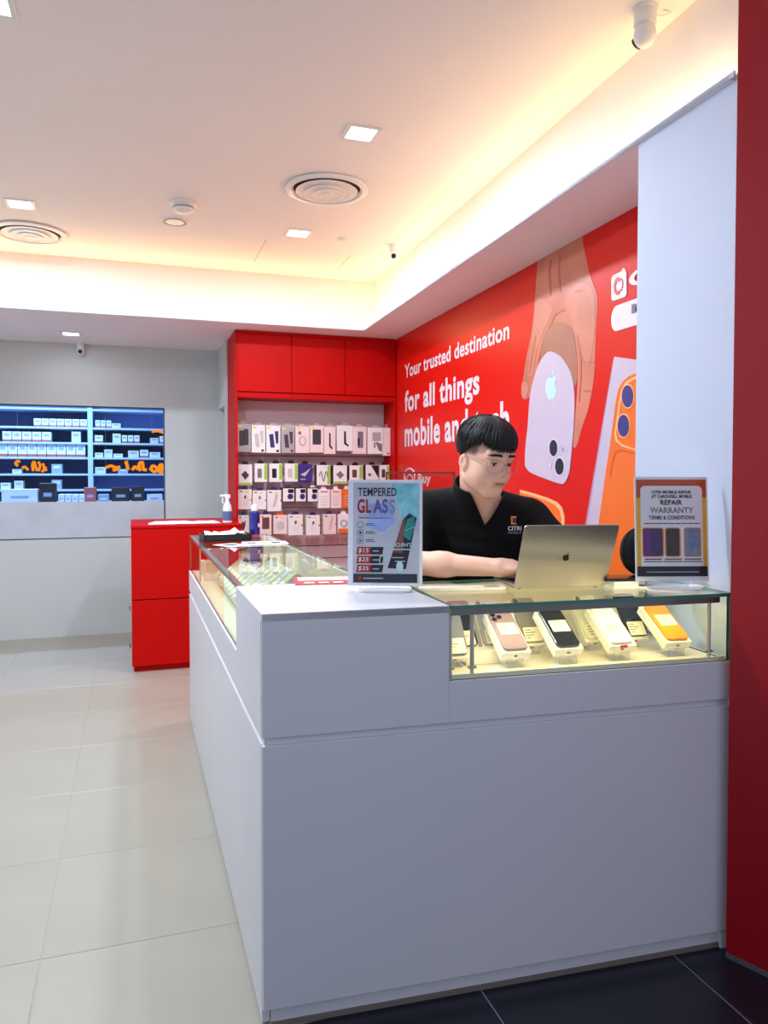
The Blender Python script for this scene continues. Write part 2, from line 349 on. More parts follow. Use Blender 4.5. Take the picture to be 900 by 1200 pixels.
B().lathe([(.035, 0), (.034, -.010), (.026, -.014), (0, -.015)], 24).obj('cover', wplast, o, smooth=True); B().lathe([(.010, -.0145), (.008, -.018), (0, -.019)], 12).obj('lens', wplast, o)
def dome_cam(p, s, yaw, label, tilt=35):
    o = thing('security_camera', label, 'camera', p, yaw)
    B().lathe([(.042 * s, 0), (.042 * s, -.008 * s), (.036 * s, -.010 * s), (.036 * s, -.055 * s), (.030 * s, -.060 * s), (0, -.060 * s)], 24).obj('mount', wplast, o, smooth=True)
    c = Vector((0, 0, -.085 * s)); hd = B(); hd.ball(c, (.036 * s, .036 * s, .042 * s), 20, 12).obj('head', wplast, o, smooth=True)
    t = radians(tilt); dv = Vector((0, -cos(t), -sin(t))); a = c + dv * .026 * s; e2 = c + dv * .0385 * s
    B().tube([a, e2], .021 * s, 16).obj('lens', black, o); B().tube([c + dv * .037 * s, c + dv * .0395 * s], .009 * s, 12).obj('lens_eye', mat('lens_glass', (40, 42, 60), .1), o); return o
dome_cam(at_z(461, 287, ZC), .78, radians(-14), 'small white dome camera on the ceiling near the cove corner', 30)
dome_cam(at_z(756, 10, ZC), 1.0, radians(190), 'large white dome camera on the ceiling above the pier', 20)
pc = at_z(755, 11, ZC); cable = B().tube([pc + Vector((.03, 0, -.004)), pc + Vector((.06, -.01, -.016)), pc + Vector((.09, -.02, -.004)), pc + Vector((.06, -.02, -.002))], .003, 6)
tag(cable.obj('camera_cable', wplast), 'short white cable looped beside the large ceiling camera', 'cable')
pw = at_y(95, 408, WY); dome_cam((pw.x, WY - .06, ZS), .85, radians(-4), 'white dome camera above the window of the far wall', 10)

# ------------------------------------------------------------------ tall red cabinet with slatwall
CY0, CYB = 5.93, 6.43; CX0, CX1 = at_y(275.5, 420, CY0).x, murx(5.9) - .004
zdb = at_y(330, 460, CY0).z; zop = zdb - .045
SLY = 6.20
cab = thing('tall_cabinet', 'tall red cabinet with three upper doors above a grooved display wall', 'cabinet', (CX0, CY0, 0)); W = CX1 - CX0
B().box(0, .018, 0, CYB - CY0, 0, ZS - .004).obj('side_panel', redlam, cab, bevel=.001, segs=1)
B().box(W - .018, W, .004, CYB - CY0, 0, ZS - .004).obj('side_panel', redlam, cab, bevel=.001, segs=1)
B().box(.018, W - .018, .012, CYB - CY0 - .02, zop, zdb - .004).obj('bottom_rail', redlam, cab, bevel=.001, segs=1)
B().box(.018, W - .018, .024, CYB - CY0 - .02, zdb, ZS - .004).obj('carcass', redlam, cab)
dw = [at_y(277, 420, CY0).x - CX0, at_y(342, 420, CY0).x - CX0, at_y(404.5, 420, CY0).x - CX0, W - .002]
for a, c in zip(dw[:-1], dw[1:]): B().box(a + .002, c - .002, 0, .02, zdb, ZS - .03).obj('door', redlam, cab, bevel=.0015, segs=1)
B().box(0, W, .002, .02, ZS - .028, ZS - .003).obj('top_rail', redlam, cab)
slat = mat('slatwall_board', (214, 196, 198), .45, noise=.015)
slatdark = mat('slatwall_groove', (150, 128, 128), .6)
B().box(.018, W - .018, SLY - CY0 + .012, SLY - CY0 + .03, .1, zop).obj('backing', slatdark, cab)
pitch = .108; zz = zop - .235; k = 0
B().box(.019, W - .019, SLY - CY0, SLY - CY0 + .012, zz + .004, zop - .001).obj('slat_board', slat, cab, bevel=.002, segs=1)
sm = B().box(.019, W - .019, SLY - CY0, SLY - CY0 + .012, 0, pitch - .008).mesh('slat_board', slat, bevel=.002, segs=1)
while zz - pitch > .55:
    zz -= pitch; link('slat_board', sm, cab, (0, 0, zz + .004))
B().box(.019, W - .019, SLY - CY0 - .1, SLY - CY0 + .01, .1, .56).obj('base_panel', slat, cab, bevel=.002)

# hanging packs
pk = {n: mat('pack_' + n, c, .4) for n, c in dict(white=(240, 234, 232), pink=(240, 216, 212), grey=(176, 168, 170), black=(22, 20, 24), purple=(62, 40, 130), orange=(240, 110, 40), lime=(160, 200, 60), yellow=(245, 220, 70), navy=(46, 46, 110), dark=(66, 58, 66), brown=(104, 62, 56), silver=(198, 192, 192), red=(214, 60, 70), steel=(120, 116, 122)).items()}
Y1 = 6.02
def zpx(u): return 260 + u / 4.0909
def zpy(v): return 380 + v / 4.0909
def art(kind, o, w, h, y, c):
    m = pk.get(c, pk['dark'])
    def p(name, pts, mm=m, dy=0): flat(name, pts, mm, o, y - .0009 - dy, .0009)
    if kind == 'phones': p('printed_phone', rrect(w * .34, h * .55, w * .05, 3, -w * .16, h * .0)); p('printed_phone', rrect(w * .36, h * .58, w * .05, 3, w * .16, h * .04)); p('caption', rrect(w * .3, h * .1, .001, 1, w * .28, -h * .40), pk['grey'])
    elif kind == 'fan': p('printed_phone', [(-w * .3, h * .18), (0, h * .2), (w * .1, -h * .3), (-w * .2, -h * .3)]); p('printed_phone', [(.1 * w, h * .3), (w * .36, h * .3), (w * .36, -h * .12), (w * .2, -h * .18)]); p('caption', rrect(w * .2, h * .08, .001, 1, w * .3, -h * .42), pk['dark'])
    elif kind == 'ring':
        t = B(); t.tube([(x, y - .001, z) for x, z in ell(0, -h * .04, w * .22, h * .17, 18)], .0025, 6, closed=True); t.obj('printed_ring', m, o); p('printed_camera', ell(-w * .2, h * .26, w * .12, h * .07, 12))
    elif kind == 'one': p('printed_phone', rrect(w * .62, h * .56, w * .06, 3, 0, h * .08))
    elif kind == 'bar': p('printed_bar', [(-w * .06, h * .28), (w * .06, h * .28), (w * .08, -h * .18), (w * .26, -h * .28), (w * .2, -h * .33), (-w * .06, -h * .22)])
    elif kind == 'window': p('printed_phone', rrect(w * .4, h * .6, w * .05, 3, w * .06, h * .03), pk['steel']); p('printed_bar', rrect(w * .12, h * .3, w * .03, 2, -w * .08, -h * .06))
    elif kind == 'split': p('printed_phone', rrect(w * .56, h * .34, w * .05, 3, w * .08, h * .16), pk['grey']); p('printed_phone', [(0, -h * .02), (w * .44, -h * .12), (w * .44, -h * .42), (w * .22, -h * .36)]); p('printed_bar', rrect(w * .1, h * .2, w * .02, 2, -w * .05, -h * .16))
    elif kind == 'plain': p('printed_line', rrect(w * .5, h * .02, .001, 1, 0, h * .3), pk['silver']); p('caption', rrect(w * .3, h * .05, .001, 1, w * .2, -h * .42), m)
    elif kind == 'block': p('printed_adapter', rrect(w * .34, h * .5, w * .05, 3, -w * .12, -h * .02)); p('lime_band', rrect(w * .22, h * .82, .001, 1, w * .36, h * .05), pk['lime'])
    elif kind == 'diag': p('printed_adapter', [(-w * .3, h * .02), (0, h * .2), (w * .28, -h * .02), (-w * .02, -h * .24)]); p('lime_band', rrect(w * .9, h * .1, .001, 1, 0, -h * .43), pk['lime'])
    elif kind == 'cable':
        t = B(); t.tube([(w * (-.3 + .6 * i / 12), y - .001, h * (-.05 + .25 * sin(i * .8))) for i in range(13)], .003, 6); t.obj('printed_cable', m, o); p('lime_band', rrect(w * .2, h * .9, .001, 1, w * .38, 0), pk['lime'])
    elif kind == 'corner': p('printed_corner', [(-w * .1, h * .48), (w * .48, h * .48), (w * .48, -h * .3)]); p('printed_ring', ell(-w * .2, -h * .1, w * .14, h * .1, 14), pk['steel']); p('lime_band', rrect(w * .9, h * .09, .001, 1, 0, -h * .44), pk['lime'])
    elif kind == 'swirl': p('printed_swirl', [(-w * .4, -h * .1), (0, h * .05), (w * .4, h * .3), (w * .1, -h * .05), (-w * .05, -h * .2)], pk['silver']); p('caption', rrect(w * .4, h * .07, .001, 1, -w * .2, -h * .36), pk['grey'])
    elif kind == 'charger':
        t = B(); t.tube([(w * x, y - .001, h * z) for x, z in ((-.05, .15), (.1, .2), (.2, .05), (.12, -.2), (.0, -.3), (-.1, -.2), (-.02, .05))], .0012, 6); t.obj('printed_cable', pk['silver'], o); p('printed_plug', [(-.06 * w, h * .18), (w * .06, h * .22), (w * .08, h * .06), (-w * .04, h * .03)]); p('red_dot', ell(w * .44, -h * .02, w * .05, h * .05, 10), pk['red'])
    elif kind == 'slab': p('printed_bank', [(-w * .12, -h * .3), (w * .08, -h * .26), (w * .28, h * .28), (w * .1, h * .34)], pk['silver']); p('red_dot', ell(w * .45, 0, w * .04, h * .05, 10), pk['red'])
    elif kind == 'photo': p('printed_hand', ell(w * .15, -h * .12, w * .26, h * .22, 14), pk['navy']); p('printed_strip', rrect(w * .5, h * .3, .002, 1, w * .2, h * .3), pk['black'])
    elif kind == 'lines':
        for q in range(4): p('printed_line', rrect(w * .55, h * .03, .001, 1, -w * .04, h * (.12 - q * .14)), pk['silver'])
        p('orange_band', rrect(w * .6, h * .07, .001, 1, 0, h * .38), pk['orange'])
    elif kind == 'orange': p('orange_band', rrect(w * .98, h * .22, .001, 1, 0, -h * .38), pk['orange']); t = B(); t.tube([(x, y - .001, z) for x, z in ell(0, 0, w * .25, h * .18, 16)], .003, 6, closed=True); t.obj('printed_ring', pk['navy'], o)
    elif kind == 'glove': p('printed_hand', [(-w * .2, -h * .2), (-w * .22, h * .05), (-w * .08, h * .22), (0, h * .1), (w * .2, h * .25), (w * .16, -h * .02), (w * .02, -h * .3)])
    elif kind == 'blob': p('printed_puff', ell(0, -h * .05, w * .3, h * .24, 14))
rows = []
rows.append(('top row', [
 (72,138,480,612,'grey','phones','dark','grey box with two dark phone cases'), (143,208,485,615,'white','fan','silver','white box with two pale phone cases'),
 (213,280,487,617,'white','fan','navy','white box with two navy phone cases'), (285,348,490,617,'grey','fan','dark','grey box with crossed dark phone cases'),
 (353,420,492,617,'pink','ring','steel','pink-white box with a round magnet ring print'), (423,487,487,615,'pink','one','dark','pink-white box with one dark phone print'),
 (490,545,493,622,'pink','bar','black','narrow pale box with a black angled bar print'), (553,627,487,607,'white','bar','black','wide bright white box with a black angled bar print'),
 (628,693,493,622,'pink','window','black','pale box with a grey phone seen through its window'), (700,772,497,622,'white','split','steel','white box with split grey phone print'),
 (774,808,497,630,'pink','plain','dark','plain pale box at the cabinet\'s red side')]))
rows.append(('second row', [
 (80,145,672,772,'white','diag','dark','white pack with two dark pads and lime foot'), (158,218,668,757,'white','block','steel','white pack with a steel grey adapter and lime band'),
 (228,290,668,757,'white','block','black','white pack with a black plug and lime band'), (303,365,668,755,'white','block','silver','white pack with a silver block and lime band'),
 (370,433,670,755,'purple','swirl','silver','deep purple pack with a pale swirl'), (455,520,675,772,'white','cable','black','white pack with a curled black cable'),
 (535,600,677,765,'white','diag','steel','white pack with one grey square pad'), (612,675,677,752,'white','block','brown','white pack with a brown wallet print and lime band'),
 (690,752,675,752,'white','corner','black','white pack with a black slanted corner'), (756,804,675,752,'white','block','dark','white pack with a dark gadget, nearest the red side panel')]))
rows.append(('third row', [
 (78,143,792,888,'white','charger','black','white pack with a charger print behind the blue spray can'), (148,213,797,888,'white','charger','brown','white pack with brown plug partly behind the blue can'),
 (218,285,795,897,'white','slab','silver','white pack with a slanted pale power bank'), (293,347,787,850,'white','photo','navy','small black-and-white pack next to the power bank pack'),
 (355,403,787,850,'white','photo','navy','small black-and-white pack in the middle of three'), (412,460,787,850,'white','photo','navy','small black-and-white pack beside the orange packs'),
 (462,518,792,882,'white','lines','orange','orange-edged pack with printed lines and a yellow mark'), (523,573,792,882,'pink','lines','orange','orange-edged pinkish pack with printed lines'),
 (575,628,790,880,'orange','lines','red','bright orange pack half hidden by the price sign')]))
rows.append(('bottom row', [
 (77,130,915,1010,'white','glove','dark','white pack with a dark glove print'), (183,238,912,1012,'pink','one','brown','pinkish pack with a brown square print'),
 (248,313,915,1007,'pink','blob','silver','pinkish pack with a round grey puff print'), (318,388,912,1012,'white','charger','black','white pack with a charger print and red dot'),
 (405,470,915,1012,'white','charger','black','white pack with a black plug and grey cable'), (487,548,910,1007,'pink','slab','silver','pale pack with a slanted slab print'),
 (557,612,910,1000,'white','orange','orange','white and orange pack beside the price sign')]))
tabc = {'top row': 'white', 'second row': 'black', 'third row': 'navy', 'bottom row': 'navy'}
hookm = mat('chrome_hook', (200, 200, 200), .2, metal=1)
for ri, (rn_, lst) in enumerate(rows):
    for i, (x0, x1, y0, y1, bc, kind, ac, desc) in enumerate(lst):
        a = at_y(zpx(x0), zpy(y1), Y1); c = at_y(zpx(x1), zpy(y0), Y1)
        w, h = c.x - a.x, c.z - a.z; cx_, cz_ = (a.x + c.x) / 2, (a.z + c.z) / 2; th = .03 + .012 * ((i * 7 + ri) % 3)
        o = thing('hanging_pack', '%s, %s of the %s' % (desc, ORD[i], rn_), 'package', (cx_, Y1, cz_), 0, 'packs hanging in the ' + rn_)
        B().box(-w / 2, w / 2, 0, th, -h / 2, h / 2).obj('box', pk[bc], o, bevel=.0015, segs=1)
        tc_ = tabc[rn_]
        if 'orange' in desc: tc_ = 'white'
        if ri == 3 and i == 2: tc_ = 'orange'
        B().plate([(-w * .26, h / 2 - .001), (w * .26, h / 2 - .001), (w * .2, h / 2 + .02), (.012, h / 2 + .026), (-.012, h / 2 + .026), (-w * .2, h / 2 + .02)], th * .4, th * .4 + .002).obj('hang_tab', pk[tc_] if tc_ != 'white' else acrylic if ri == 0 else pk['white'], o)
        if ri == 1 and kind in ('block', 'cable', 'corner', 'diag') and i > 4: B().box(-w / 2 - .012, -w / 2, .004, th, -h / 2, h / 2).obj('black_sleeve', pk['black'], o)
        if ri == 2 and kind == 'photo': B().box(-w / 2 - .012, w / 2 + .004, .003, th + .002, -h / 2 - .004, h / 2 + .008).obj('black_sleeve', pk['black'], o)
        if ri == 0 and i < 6: flat('yellow_mark', rrect(w * .26, h * .07, .001, 1, -w * .30, h * .42), pk['yellow'], o, -.0009, .0009)
        if ri == 2 and i < 3 or ri == 3 and i < 6: flat('yellow_mark', rrect(w * .28, h * .06, .001, 1, w * .12, h * .38), pk['yellow'], o, -.0009, .0009); flat('dark_mark', rrect(w * .2, h * .05, .001, 1, -w * .28, h * .40), pk['dark'], o, -.0009, .0009)
        art(kind, o, w, h, 0, ac)
        zt_ = cz_ + h / 2 + .0286
        B().tube([(cx_ - CX0, SLY - CY0 + .002, zt_), (cx_ - CX0, Y1 - CY0 - .004, zt_), (cx_ - CX0, Y1 - CY0 - .010, zt_ + .008)], .002, 6).obj('peg_hook', hookm, cab)

# ------------------------------------------------------------------ low red cabinet
LX0 = -.018; LY0 = 5.57; lz = at_y(155, 616.5, LY0).z
lc = thing('low_cabinet', 'low red cabinet beside the tall red one', 'cabinet', (LX0, LY0, 0)); LW = CX0 - LX0 - .004
zsp = at_y(190, 702, LY0).z
B().box(0, LW, .02, .84, .05, lz - .018).obj('carcass', redlam, lc)
B().box(.012, LW, .035, .82, 0, .05).obj('plinth', redlam, lc)
B().box(-.002, LW, -.004, .86, lz - .018, lz).obj('worktop', redlam, lc, bevel=.001, segs=1)
B().box(0, LW, 0, .02, .045, zsp - .004).obj('drawer_front', redlam, lc, bevel=.0015, segs=1)
B().box(0, LW, 0, .02, zsp + .004, lz - .02).obj('drawer_front', redlam, lc, bevel=.0015, segs=1)
for z in (at_y(150, 713, LY0 + .1).z, at_y(152, 757, LY0 + .1).z):
    B().lathe([(.006, 0), (.006, -.008), (.018, -.010), (.02, -.014), (.014, -.018), (0, -.019)], 16, (0, .10, z), 'x').obj('knob', brass, lc, smooth=True)
# things on it
p = at_z(268, 613, lz)
sp = thing('spray_bottle', 'white trigger spray bottle standing on the low red cabinet', 'bottle', (p.x - .01, min(p.y, LY0 + .35), lz), radians(0))
B().lathe([(.026, 0), (.034, .006), (.034, .10), (.030, .13), (.014, .165), (.013, .185), (0, .185)], 20).obj('body', wplast, sp, smooth=True)
B().box(-.018, .022, -.011, .011, .185, .215).box(-.055, -.014, -.009, .009, .198, .214).obj('head', wplast, sp, bevel=.003)
B().tube([(-.03, 0, .2), (-.036, 0, .17), (-.03, 0, .145)], .005, 8).obj('trigger', wplast, sp)
B().lathe([(.0345, .02), (.0345, .09)], 20).obj('blue_label', mat('bottle_label', (90, 110, 160), .4), sp)
cl = B(); rnd = random.Random(3)
p = at_z(225, 614, lz); n = 10
V = []; Fc = []
for i in range(n + 1):
    for j in range(7):
        V.append((-.26 + .52 * i / n, -.09 + .18 * j / 6, .004 + .018 * rnd.random() * (1 if 0 < i < n and 0 < j < 6 else .1)))
for i in range(n):
    for j in range(6): Fc.append((i * 7 + j, (i + 1) * 7 + j, (i + 1) * 7 + j + 1, i * 7 + j + 1))
o = cl.add(V, Fc).obj('cleaning_cloth', mat('cloth', (222, 222, 228), .9), None, (.36, LY0 + .16, lz), smooth=True); o.modifiers.new('thickness', 'SOLIDIFY').thickness = .003
tag(o, 'crumpled pale cloth lying on the low red cabinet', 'cloth')

# ------------------------------------------------------------------ printed advert (flat print on the wall)
MW = Matrix.Translation(MUR0) @ Matrix.Rotation(mural_rz, 4, 'Z'); MWI = MW.inverted()
def mu(x, y): p = MWI @ at_pl(x, y, MUR0, MUR_N); return (p.x, p.z)
def curvy(pts):
    n = len(pts); out = []
    for i in range(n):
        a0, a1, a2, a3 = [Vector(pts[(i + k) % n]) for k in (-1, 0, 1, 2)]
        for t in (0, .25, .5, .75): out.append(tuple(.5 * ((2 * a1) + (a2 - a0) * t + (2 * a0 - 5 * a1 + 4 * a2 - a3) * t * t + (3 * a1 - a0 - 3 * a2 + a3) * t ** 3)))
    return out
def print_on(name, pts, m, layer):
    if name in ('printed_hand', 'printed_palm', 'printed_knuckles', 'printed_thumb_base', 'printed_finger_tip', 'printed_white_phone'): pts = curvy(pts)
    return flat(name, [mu(*p) for p in pts], m, wr, -.0012 * layer, .0012 * layer - .0001)
inkw = mat('white_print', (228, 218, 228), .35)
skin1 = mat('printed_skin', (200, 120, 98), .35, noise=.2, nscale=3); skin2 = mat('printed_skin_light', (208, 130, 112), .35, noise=.18, nscale=4); skin3 = mat('printed_palm', (166, 110, 94), .35, noise=.14, nscale=4)
lav = mat('printed_lavender', (204, 188, 206), .3, noise=.03); lavd = mat('printed_lilac_edge', (176, 140, 180), .35); org = mat('printed_orange', (246, 116, 36), .3, noise=.05, nscale=2.5); orgl = mat('printed_pale_orange', (255, 190, 130), .3)
lensm = mat('printed_lens', (38, 34, 42), .25); lensb = mat('printed_blue_lens', (70, 62, 128), .25); cyan = mat('printed_cyan', (196, 226, 234), .3); orgd = mat('printed_deep_orange', (226, 92, 24), .3)
def mtext(body, pl, pr, top, bot, bold):
    a, c = mu(*pl), mu(*pr); z1 = mu(*top)[1]; z0 = mu(*bot)[1]
    lettering(body, wr, inkw, a[0], c[0], z0, z1, -.0016, bold)
mtext('Your trusted destination', (474.5, 443), (597, 402), (475.5, 427.5), (475, 443.5), .024)
mtext('for all things', (474.5, 483), (562, 460), (476, 458), (547, 474.5), .030)
mtext('mobile and tech', (474.5, 524), (597, 494), (499.5, 489), (475, 524), .028)
mtext('Buy', (490, 566), (505, 563), (490, 555), (503, 570), .03)
B().tube([(mu(*q)[0], -.003, mu(*q)[1]) for q in ell(480.5, 558, 6, 9, 20)], .006, 6, closed=True).obj('printed_icon', inkw, wr)
B().tube([(mu(*q)[0], -.003, mu(*q)[1]) for q in ((477, 566), (477, 560), (480, 556), (484, 559), (484, 565))], .005, 6).obj('printed_icon', inkw, wr)
def hz(*pts): return [(600 + x / 4.1417, 270 + y / 4.1417) for x, y in pts]
print_on('printed_hand', hz((125, 150), (118, 250), (112, 340), (105, 420), (92, 520), (70, 620), (55, 720), (45, 790), (62, 822), (90, 800), (112, 740), (125, 660), (140, 580), (160, 500), (190, 460), (235, 450), (290, 480), (310, 560), (318, 650), (318, 760), (312, 850), (303, 950), (298, 1045), (315, 1045), (340, 960), (375, 850), (400, 700), (405, 560), (410, 450), (415, 330), (395, 260), (375, 200), (345, 60), (330, 20), (125, 135)), skin1, 1)
print_on('printed_palm', hz((150, 540), (165, 490), (190, 458), (235, 448), (290, 478), (312, 580), (320, 700), (305, 760), (280, 690), (230, 620), (180, 590), (150, 640), (128, 700)), skin3, 2)
print_on('printed_knuckles', hz((265, 330), (300, 275), (350, 255), (398, 300), (404, 420), (395, 560), (372, 640), (340, 600), (312, 510), (285, 420)), skin2, 2)
print_on('printed_thumb_base', hz((118, 345), (160, 335), (200, 380), (180, 430), (150, 500), (118, 600), (98, 700), (80, 690), (96, 560), (108, 440)), skin2, 2)
crease_m = mat('printed_crease_tone', (188, 110, 90), .35)
for cr_ in (((175, 470), (205, 400), (240, 380), (262, 388), (240, 396), (212, 415), (190, 465)), ((230, 290), (222, 200), (228, 120), (236, 120), (232, 200), (238, 288)), ((185, 310), (178, 220), (184, 150), (190, 152), (186, 220), (192, 308)), ((318, 500), (336, 590), (340, 700), (330, 820), (325, 818), (332, 700), (328, 592)), ((110, 520), (96, 600), (84, 690), (90, 692), (103, 602), (118, 524)), ((360, 640), (384, 636), (398, 640), (384, 644)), ((345, 780), (366, 774), (384, 778), (366, 783)), ((70, 640), (88, 632), (104, 634), (90, 640)), ((300, 300), (330, 288), (352, 292), (330, 296))):
    print_on('printed_palm', hz(*cr_), crease_m, 3)
print_on('printed_finger_tip', hz((50, 745), (72, 735), (82, 770), (68, 815), (52, 805)), skin2, 3)
print_on('printed_white_phone', [(616, 543), (617, 520), (619, 502), (622, 464), (627, 442), (632.6, 426), (640, 415), (646, 412), (656.7, 417), (665, 428), (670.5, 440), (674, 464), (673, 500), (669, 546), (666.5, 558), (662, 566), (656, 566.5), (640, 561), (624, 554.5), (618, 549)], lav, 4)
print_on('printed_camera_ring', ell(649.8, 525, 5.4, 11, 20), inkw, 5); print_on('printed_lens', ell(649.8, 525, 4.6, 9.6, 20), lensm, 6)
print_on('printed_camera_ring', ell(656.9, 546.6, 6, 11.4, 20), inkw, 5); print_on('printed_lens', ell(656.9, 546.6, 5, 9.8, 20), lensm, 6)
print_on('printed_flash', ell(660.5, 526.5, 1.2, 2.4, 10), lavd, 5); print_on('printed_flash', ell(646, 545, 1.8, 4, 12), lavd, 5); print_on('printed_flash', ell(646, 545, 1.3, 3.2, 12), inkw, 6)
def fruit(cx, cy, s):   # bitten apple outline, centred on cx, cy, height about 2 s
    pts = [(0, .62), (-.25, .72), (-.55, .68), (-.8, .38), (-.82, -.05), (-.65, -.5), (-.35, -.85), (-.1, -.82), (.08, -.78), (.3, -.85), (.55, -.62), (.75, -.25), (.5, -.05), (.42, .2), (.5, .42), (.72, .55), (.5, .7), (.25, .7)]
    leaf = [(.02, .78), (.06, 1.05), (.32, 1.3), (.3, 1.02), (.16, .84)]
    return [(cx + s * x, cy + s * y) for x, y in pts], [(cx + s * x, cy + s * y) for x, y in leaf]
u0 = mu(647.5, 454); a_, l_ = fruit(u0[0], u0[1], .075)
flat('printed_emblem', a_, cyan, wr, -.0062, .001); flat('printed_emblem', l_, cyan, wr, -.0062, .001)
print_on('printed_box_edge', [(719.5, 421), (721.5, 418), (676, 700), (672, 700)], lavd, 3)
print_on('printed_box', [(721, 418), (752, 422.5), (752, 700), (675, 700)], lav, 4)
print_on('printed_orange_phone', [(752, 437), (745, 438), (738, 441), (731, 447), (726, 456), (723, 470), (720, 492), (716, 522), (712, 547), (706, 590), (699, 640), (691, 700), (752, 700)], org, 5)
print_on('printed_rim', [(752, 440), (744, 442), (735, 447.5), (729.5, 457), (727, 470), (724, 492), (721.5, 508), (723, 517), (730, 523), (743, 527), (752, 529), (752, 527.5), (742, 525), (731, 521), (725, 515.5), (723.5, 508), (726, 492), (729, 471), (731.5, 459), (736.5, 450), (745, 444.5), (752, 443)], orgl, 6)
print_on('printed_panel', [(716, 556), (718, 540), (722.5, 528), (730, 526.5), (752, 533), (752, 534.5), (731, 528.5), (724, 530.5), (720, 541), (717, 560)], orgd, 6)
for q in ((737.5, 464.5), (732.6, 499)):
    print_on('printed_camera_ring', ell(q[0], q[1], 7.6, 14.6, 22), orgl, 7); print_on('printed_lens', ell(q[0], q[1], 6.7, 13, 22), lensb, 8)
print_on('printed_orange_phone', [(610, 574), (625, 578), (642, 583.5), (653, 588.5), (659, 595), (662, 606), (662, 660), (604, 660)], orgl, 3)
print_on('printed_orange_panel', [(610, 577), (625, 581), (642, 587), (651, 591.5), (656.5, 598), (658.5, 608), (658.5, 660), (604, 660)], org, 4)
print_on('printed_badge', [(717.2, 330), (717.6, 325.5), (719.5, 322.5), (729, 318.2), (730.2, 315), (732, 314), (733.6, 316.5), (734.8, 319), (735, 344), (733.6, 347.3), (731, 348.8), (720, 352.4), (718, 352), (717.2, 349)], inkw, 3)
carc = [(727.5, 327.2), (724.5, 325.6), (722.3, 327.5), (720.9, 332), (720.8, 338), (722, 343), (724.5, 345.3), (727.5, 343.6)]
arc_ = [radians(50 + 260 * i / 16) for i in range(17)]
redp = mat('red_print', (226, 50, 50), .35)
print_on('printed_letter', [(725.0 + 4.6 * cos(t), 335.4 - 10.4 * sin(t) - (cos(t) * 1.2)) for t in arc_] + [(725.4 + 2.6 * cos(t), 335.4 - 6.2 * sin(t) - (cos(t) * .7)) for t in arc_[::-1]], redp, 5)
for a, c in (((729, 327.5), (729.8, 326.4)), ((730, 330), (731, 329.2)), ((730.4, 333), (731.4, 332.6)), ((729.8, 336.2), (731, 336.4)), ((728.6, 339.2), (729.6, 340.4))):
    A_, C_ = mu(*a), mu(*c); B().tube([(A_[0], -.001, A_[1]), (C_[0], -.001, C_[1])], .006, 6).obj('printed_ray', MATS['red_print'], wr)
a, c = mu(738, 333), mu(738, 318); lettering('Carousell', wr, inkw, a[0], a[0] + 1.05, mu(742, 337)[1], mu(742, 317.5)[1], -.004, .02)
pa, pb_ = mu(717, 368)[0], mu(748, 360)[0]; zt1, zt2 = mu(746, 381)[1], mu(746, 350)[1]
rr_ = (zt2 - zt1) / 2; cpill = [(pa + rr_ * .75 - rr_ * .75 * cos(t), (zt1 + zt2) / 2 + rr_ * sin(t)) for t in [radians(-90 + 180 * i / 12) for i in range(13)]]
flat('printed_pill', cpill[::1] + [(pb_ + .5, zt2), (pb_ + .5, zt1)], inkw, wr, -.0036, .0035)
a = mu(741.3, 367)[0]; lettering('Mobile', wr, mat('grey_print', (110, 110, 128), .4), a, a + .52, mu(744, 367)[1], mu(744, 356)[1], -.006, .01)

# ------------------------------------------------------------------ next shop behind the window
RY = 8.6
struct(B().box(-2.6, 1.4, RY + .45, RY + .5, 0, 2.7).obj('wall_next_shop', mat('blue_grey_wall', (120, 140, 190), .6)), 'blue-lit wall of the next shop')
struct(B().box(-2.6, 1.4, WY + .12, RY + .5, -.05, 0).obj('floor_next_shop', mat('next_floor', (150, 160, 170), .5)), 'floor of the next shop')
struct(B().box(-2.6, 1.4, WY + .12, RY + .5, 2.7, 2.75).obj('ceiling_next_shop', wallm), 'ceiling of the next shop')
o = thing('added_room_lamp', 'unseen long cool lamp added inside the shop behind the window', 'ceiling light', (-.9, 7.75, 2.69))  # added lamp out of view, gives the next shop its bluish light
B().box(-.6, .6, -.05, .05, -.03, 0).obj('housing', wplast, o); B().box(-.58, .58, -.04, .04, -.034, -.03).obj('diffuser', lampm, o); area('lamp', o, (0, 0, -.045), (0, 0, 0), 1.16, .08, ROOM_W, (170, 205, 255))
shm = mat('pale_blue_shelf', (178, 204, 236), .35); shd = mat('dark_shelf_back', (58, 70, 106), .6); shl = mat('blue_shelf_back', (112, 138, 200), .5)
su = thing('shelf_unit', 'tall pale blue shelving seen through the window', 'shelf unit', (0, RY, 0))
levels = [at_y(60, y, RY).z for y in (500, 518, 535.5, 555, 573.5)]
ux = at_y(106, 540, RY).x; xr = at_y(196, 540, RY).x + .3; xl = at_y(-30, 540, RY).x - .3
for x in (xl, ux, xr): B().box(x - .025, x + .025, -.005, .40, 0, 2.2).obj('upright', shm, su)
for z in levels + [at_y(60, 478, RY).z]: B().box(xl, xr, 0, .38, z - .022, z).obj('shelf', shm, su, bevel=.002, segs=1)
allz = [at_y(60, 478, RY).z] + levels + [.95]
for i in range(6):
    for s_, (xa, xb) in enumerate(((xl, ux), (ux, xr))):
        if (i, s_) in ((0, 1), (4, 1)): mm = shl
        else: mm = shd if (i + s_) % 3 != 2 or i in (3,) else shd
        B().box(xa + .03, xb - .03, .36, .38, allz[i + 1], allz[i] - .022).obj('back_panel', mm, su)
B().box(xl, xr, 0, .4, .0, .93).obj('base', shm, su)
bx = {n: mat('carton_' + n, c, .5) for n, c in dict(white=(216, 228, 240), cream=(206, 214, 190), grey=(150, 168, 190), red=(176, 90, 84), black=(20, 22, 30)).items()}
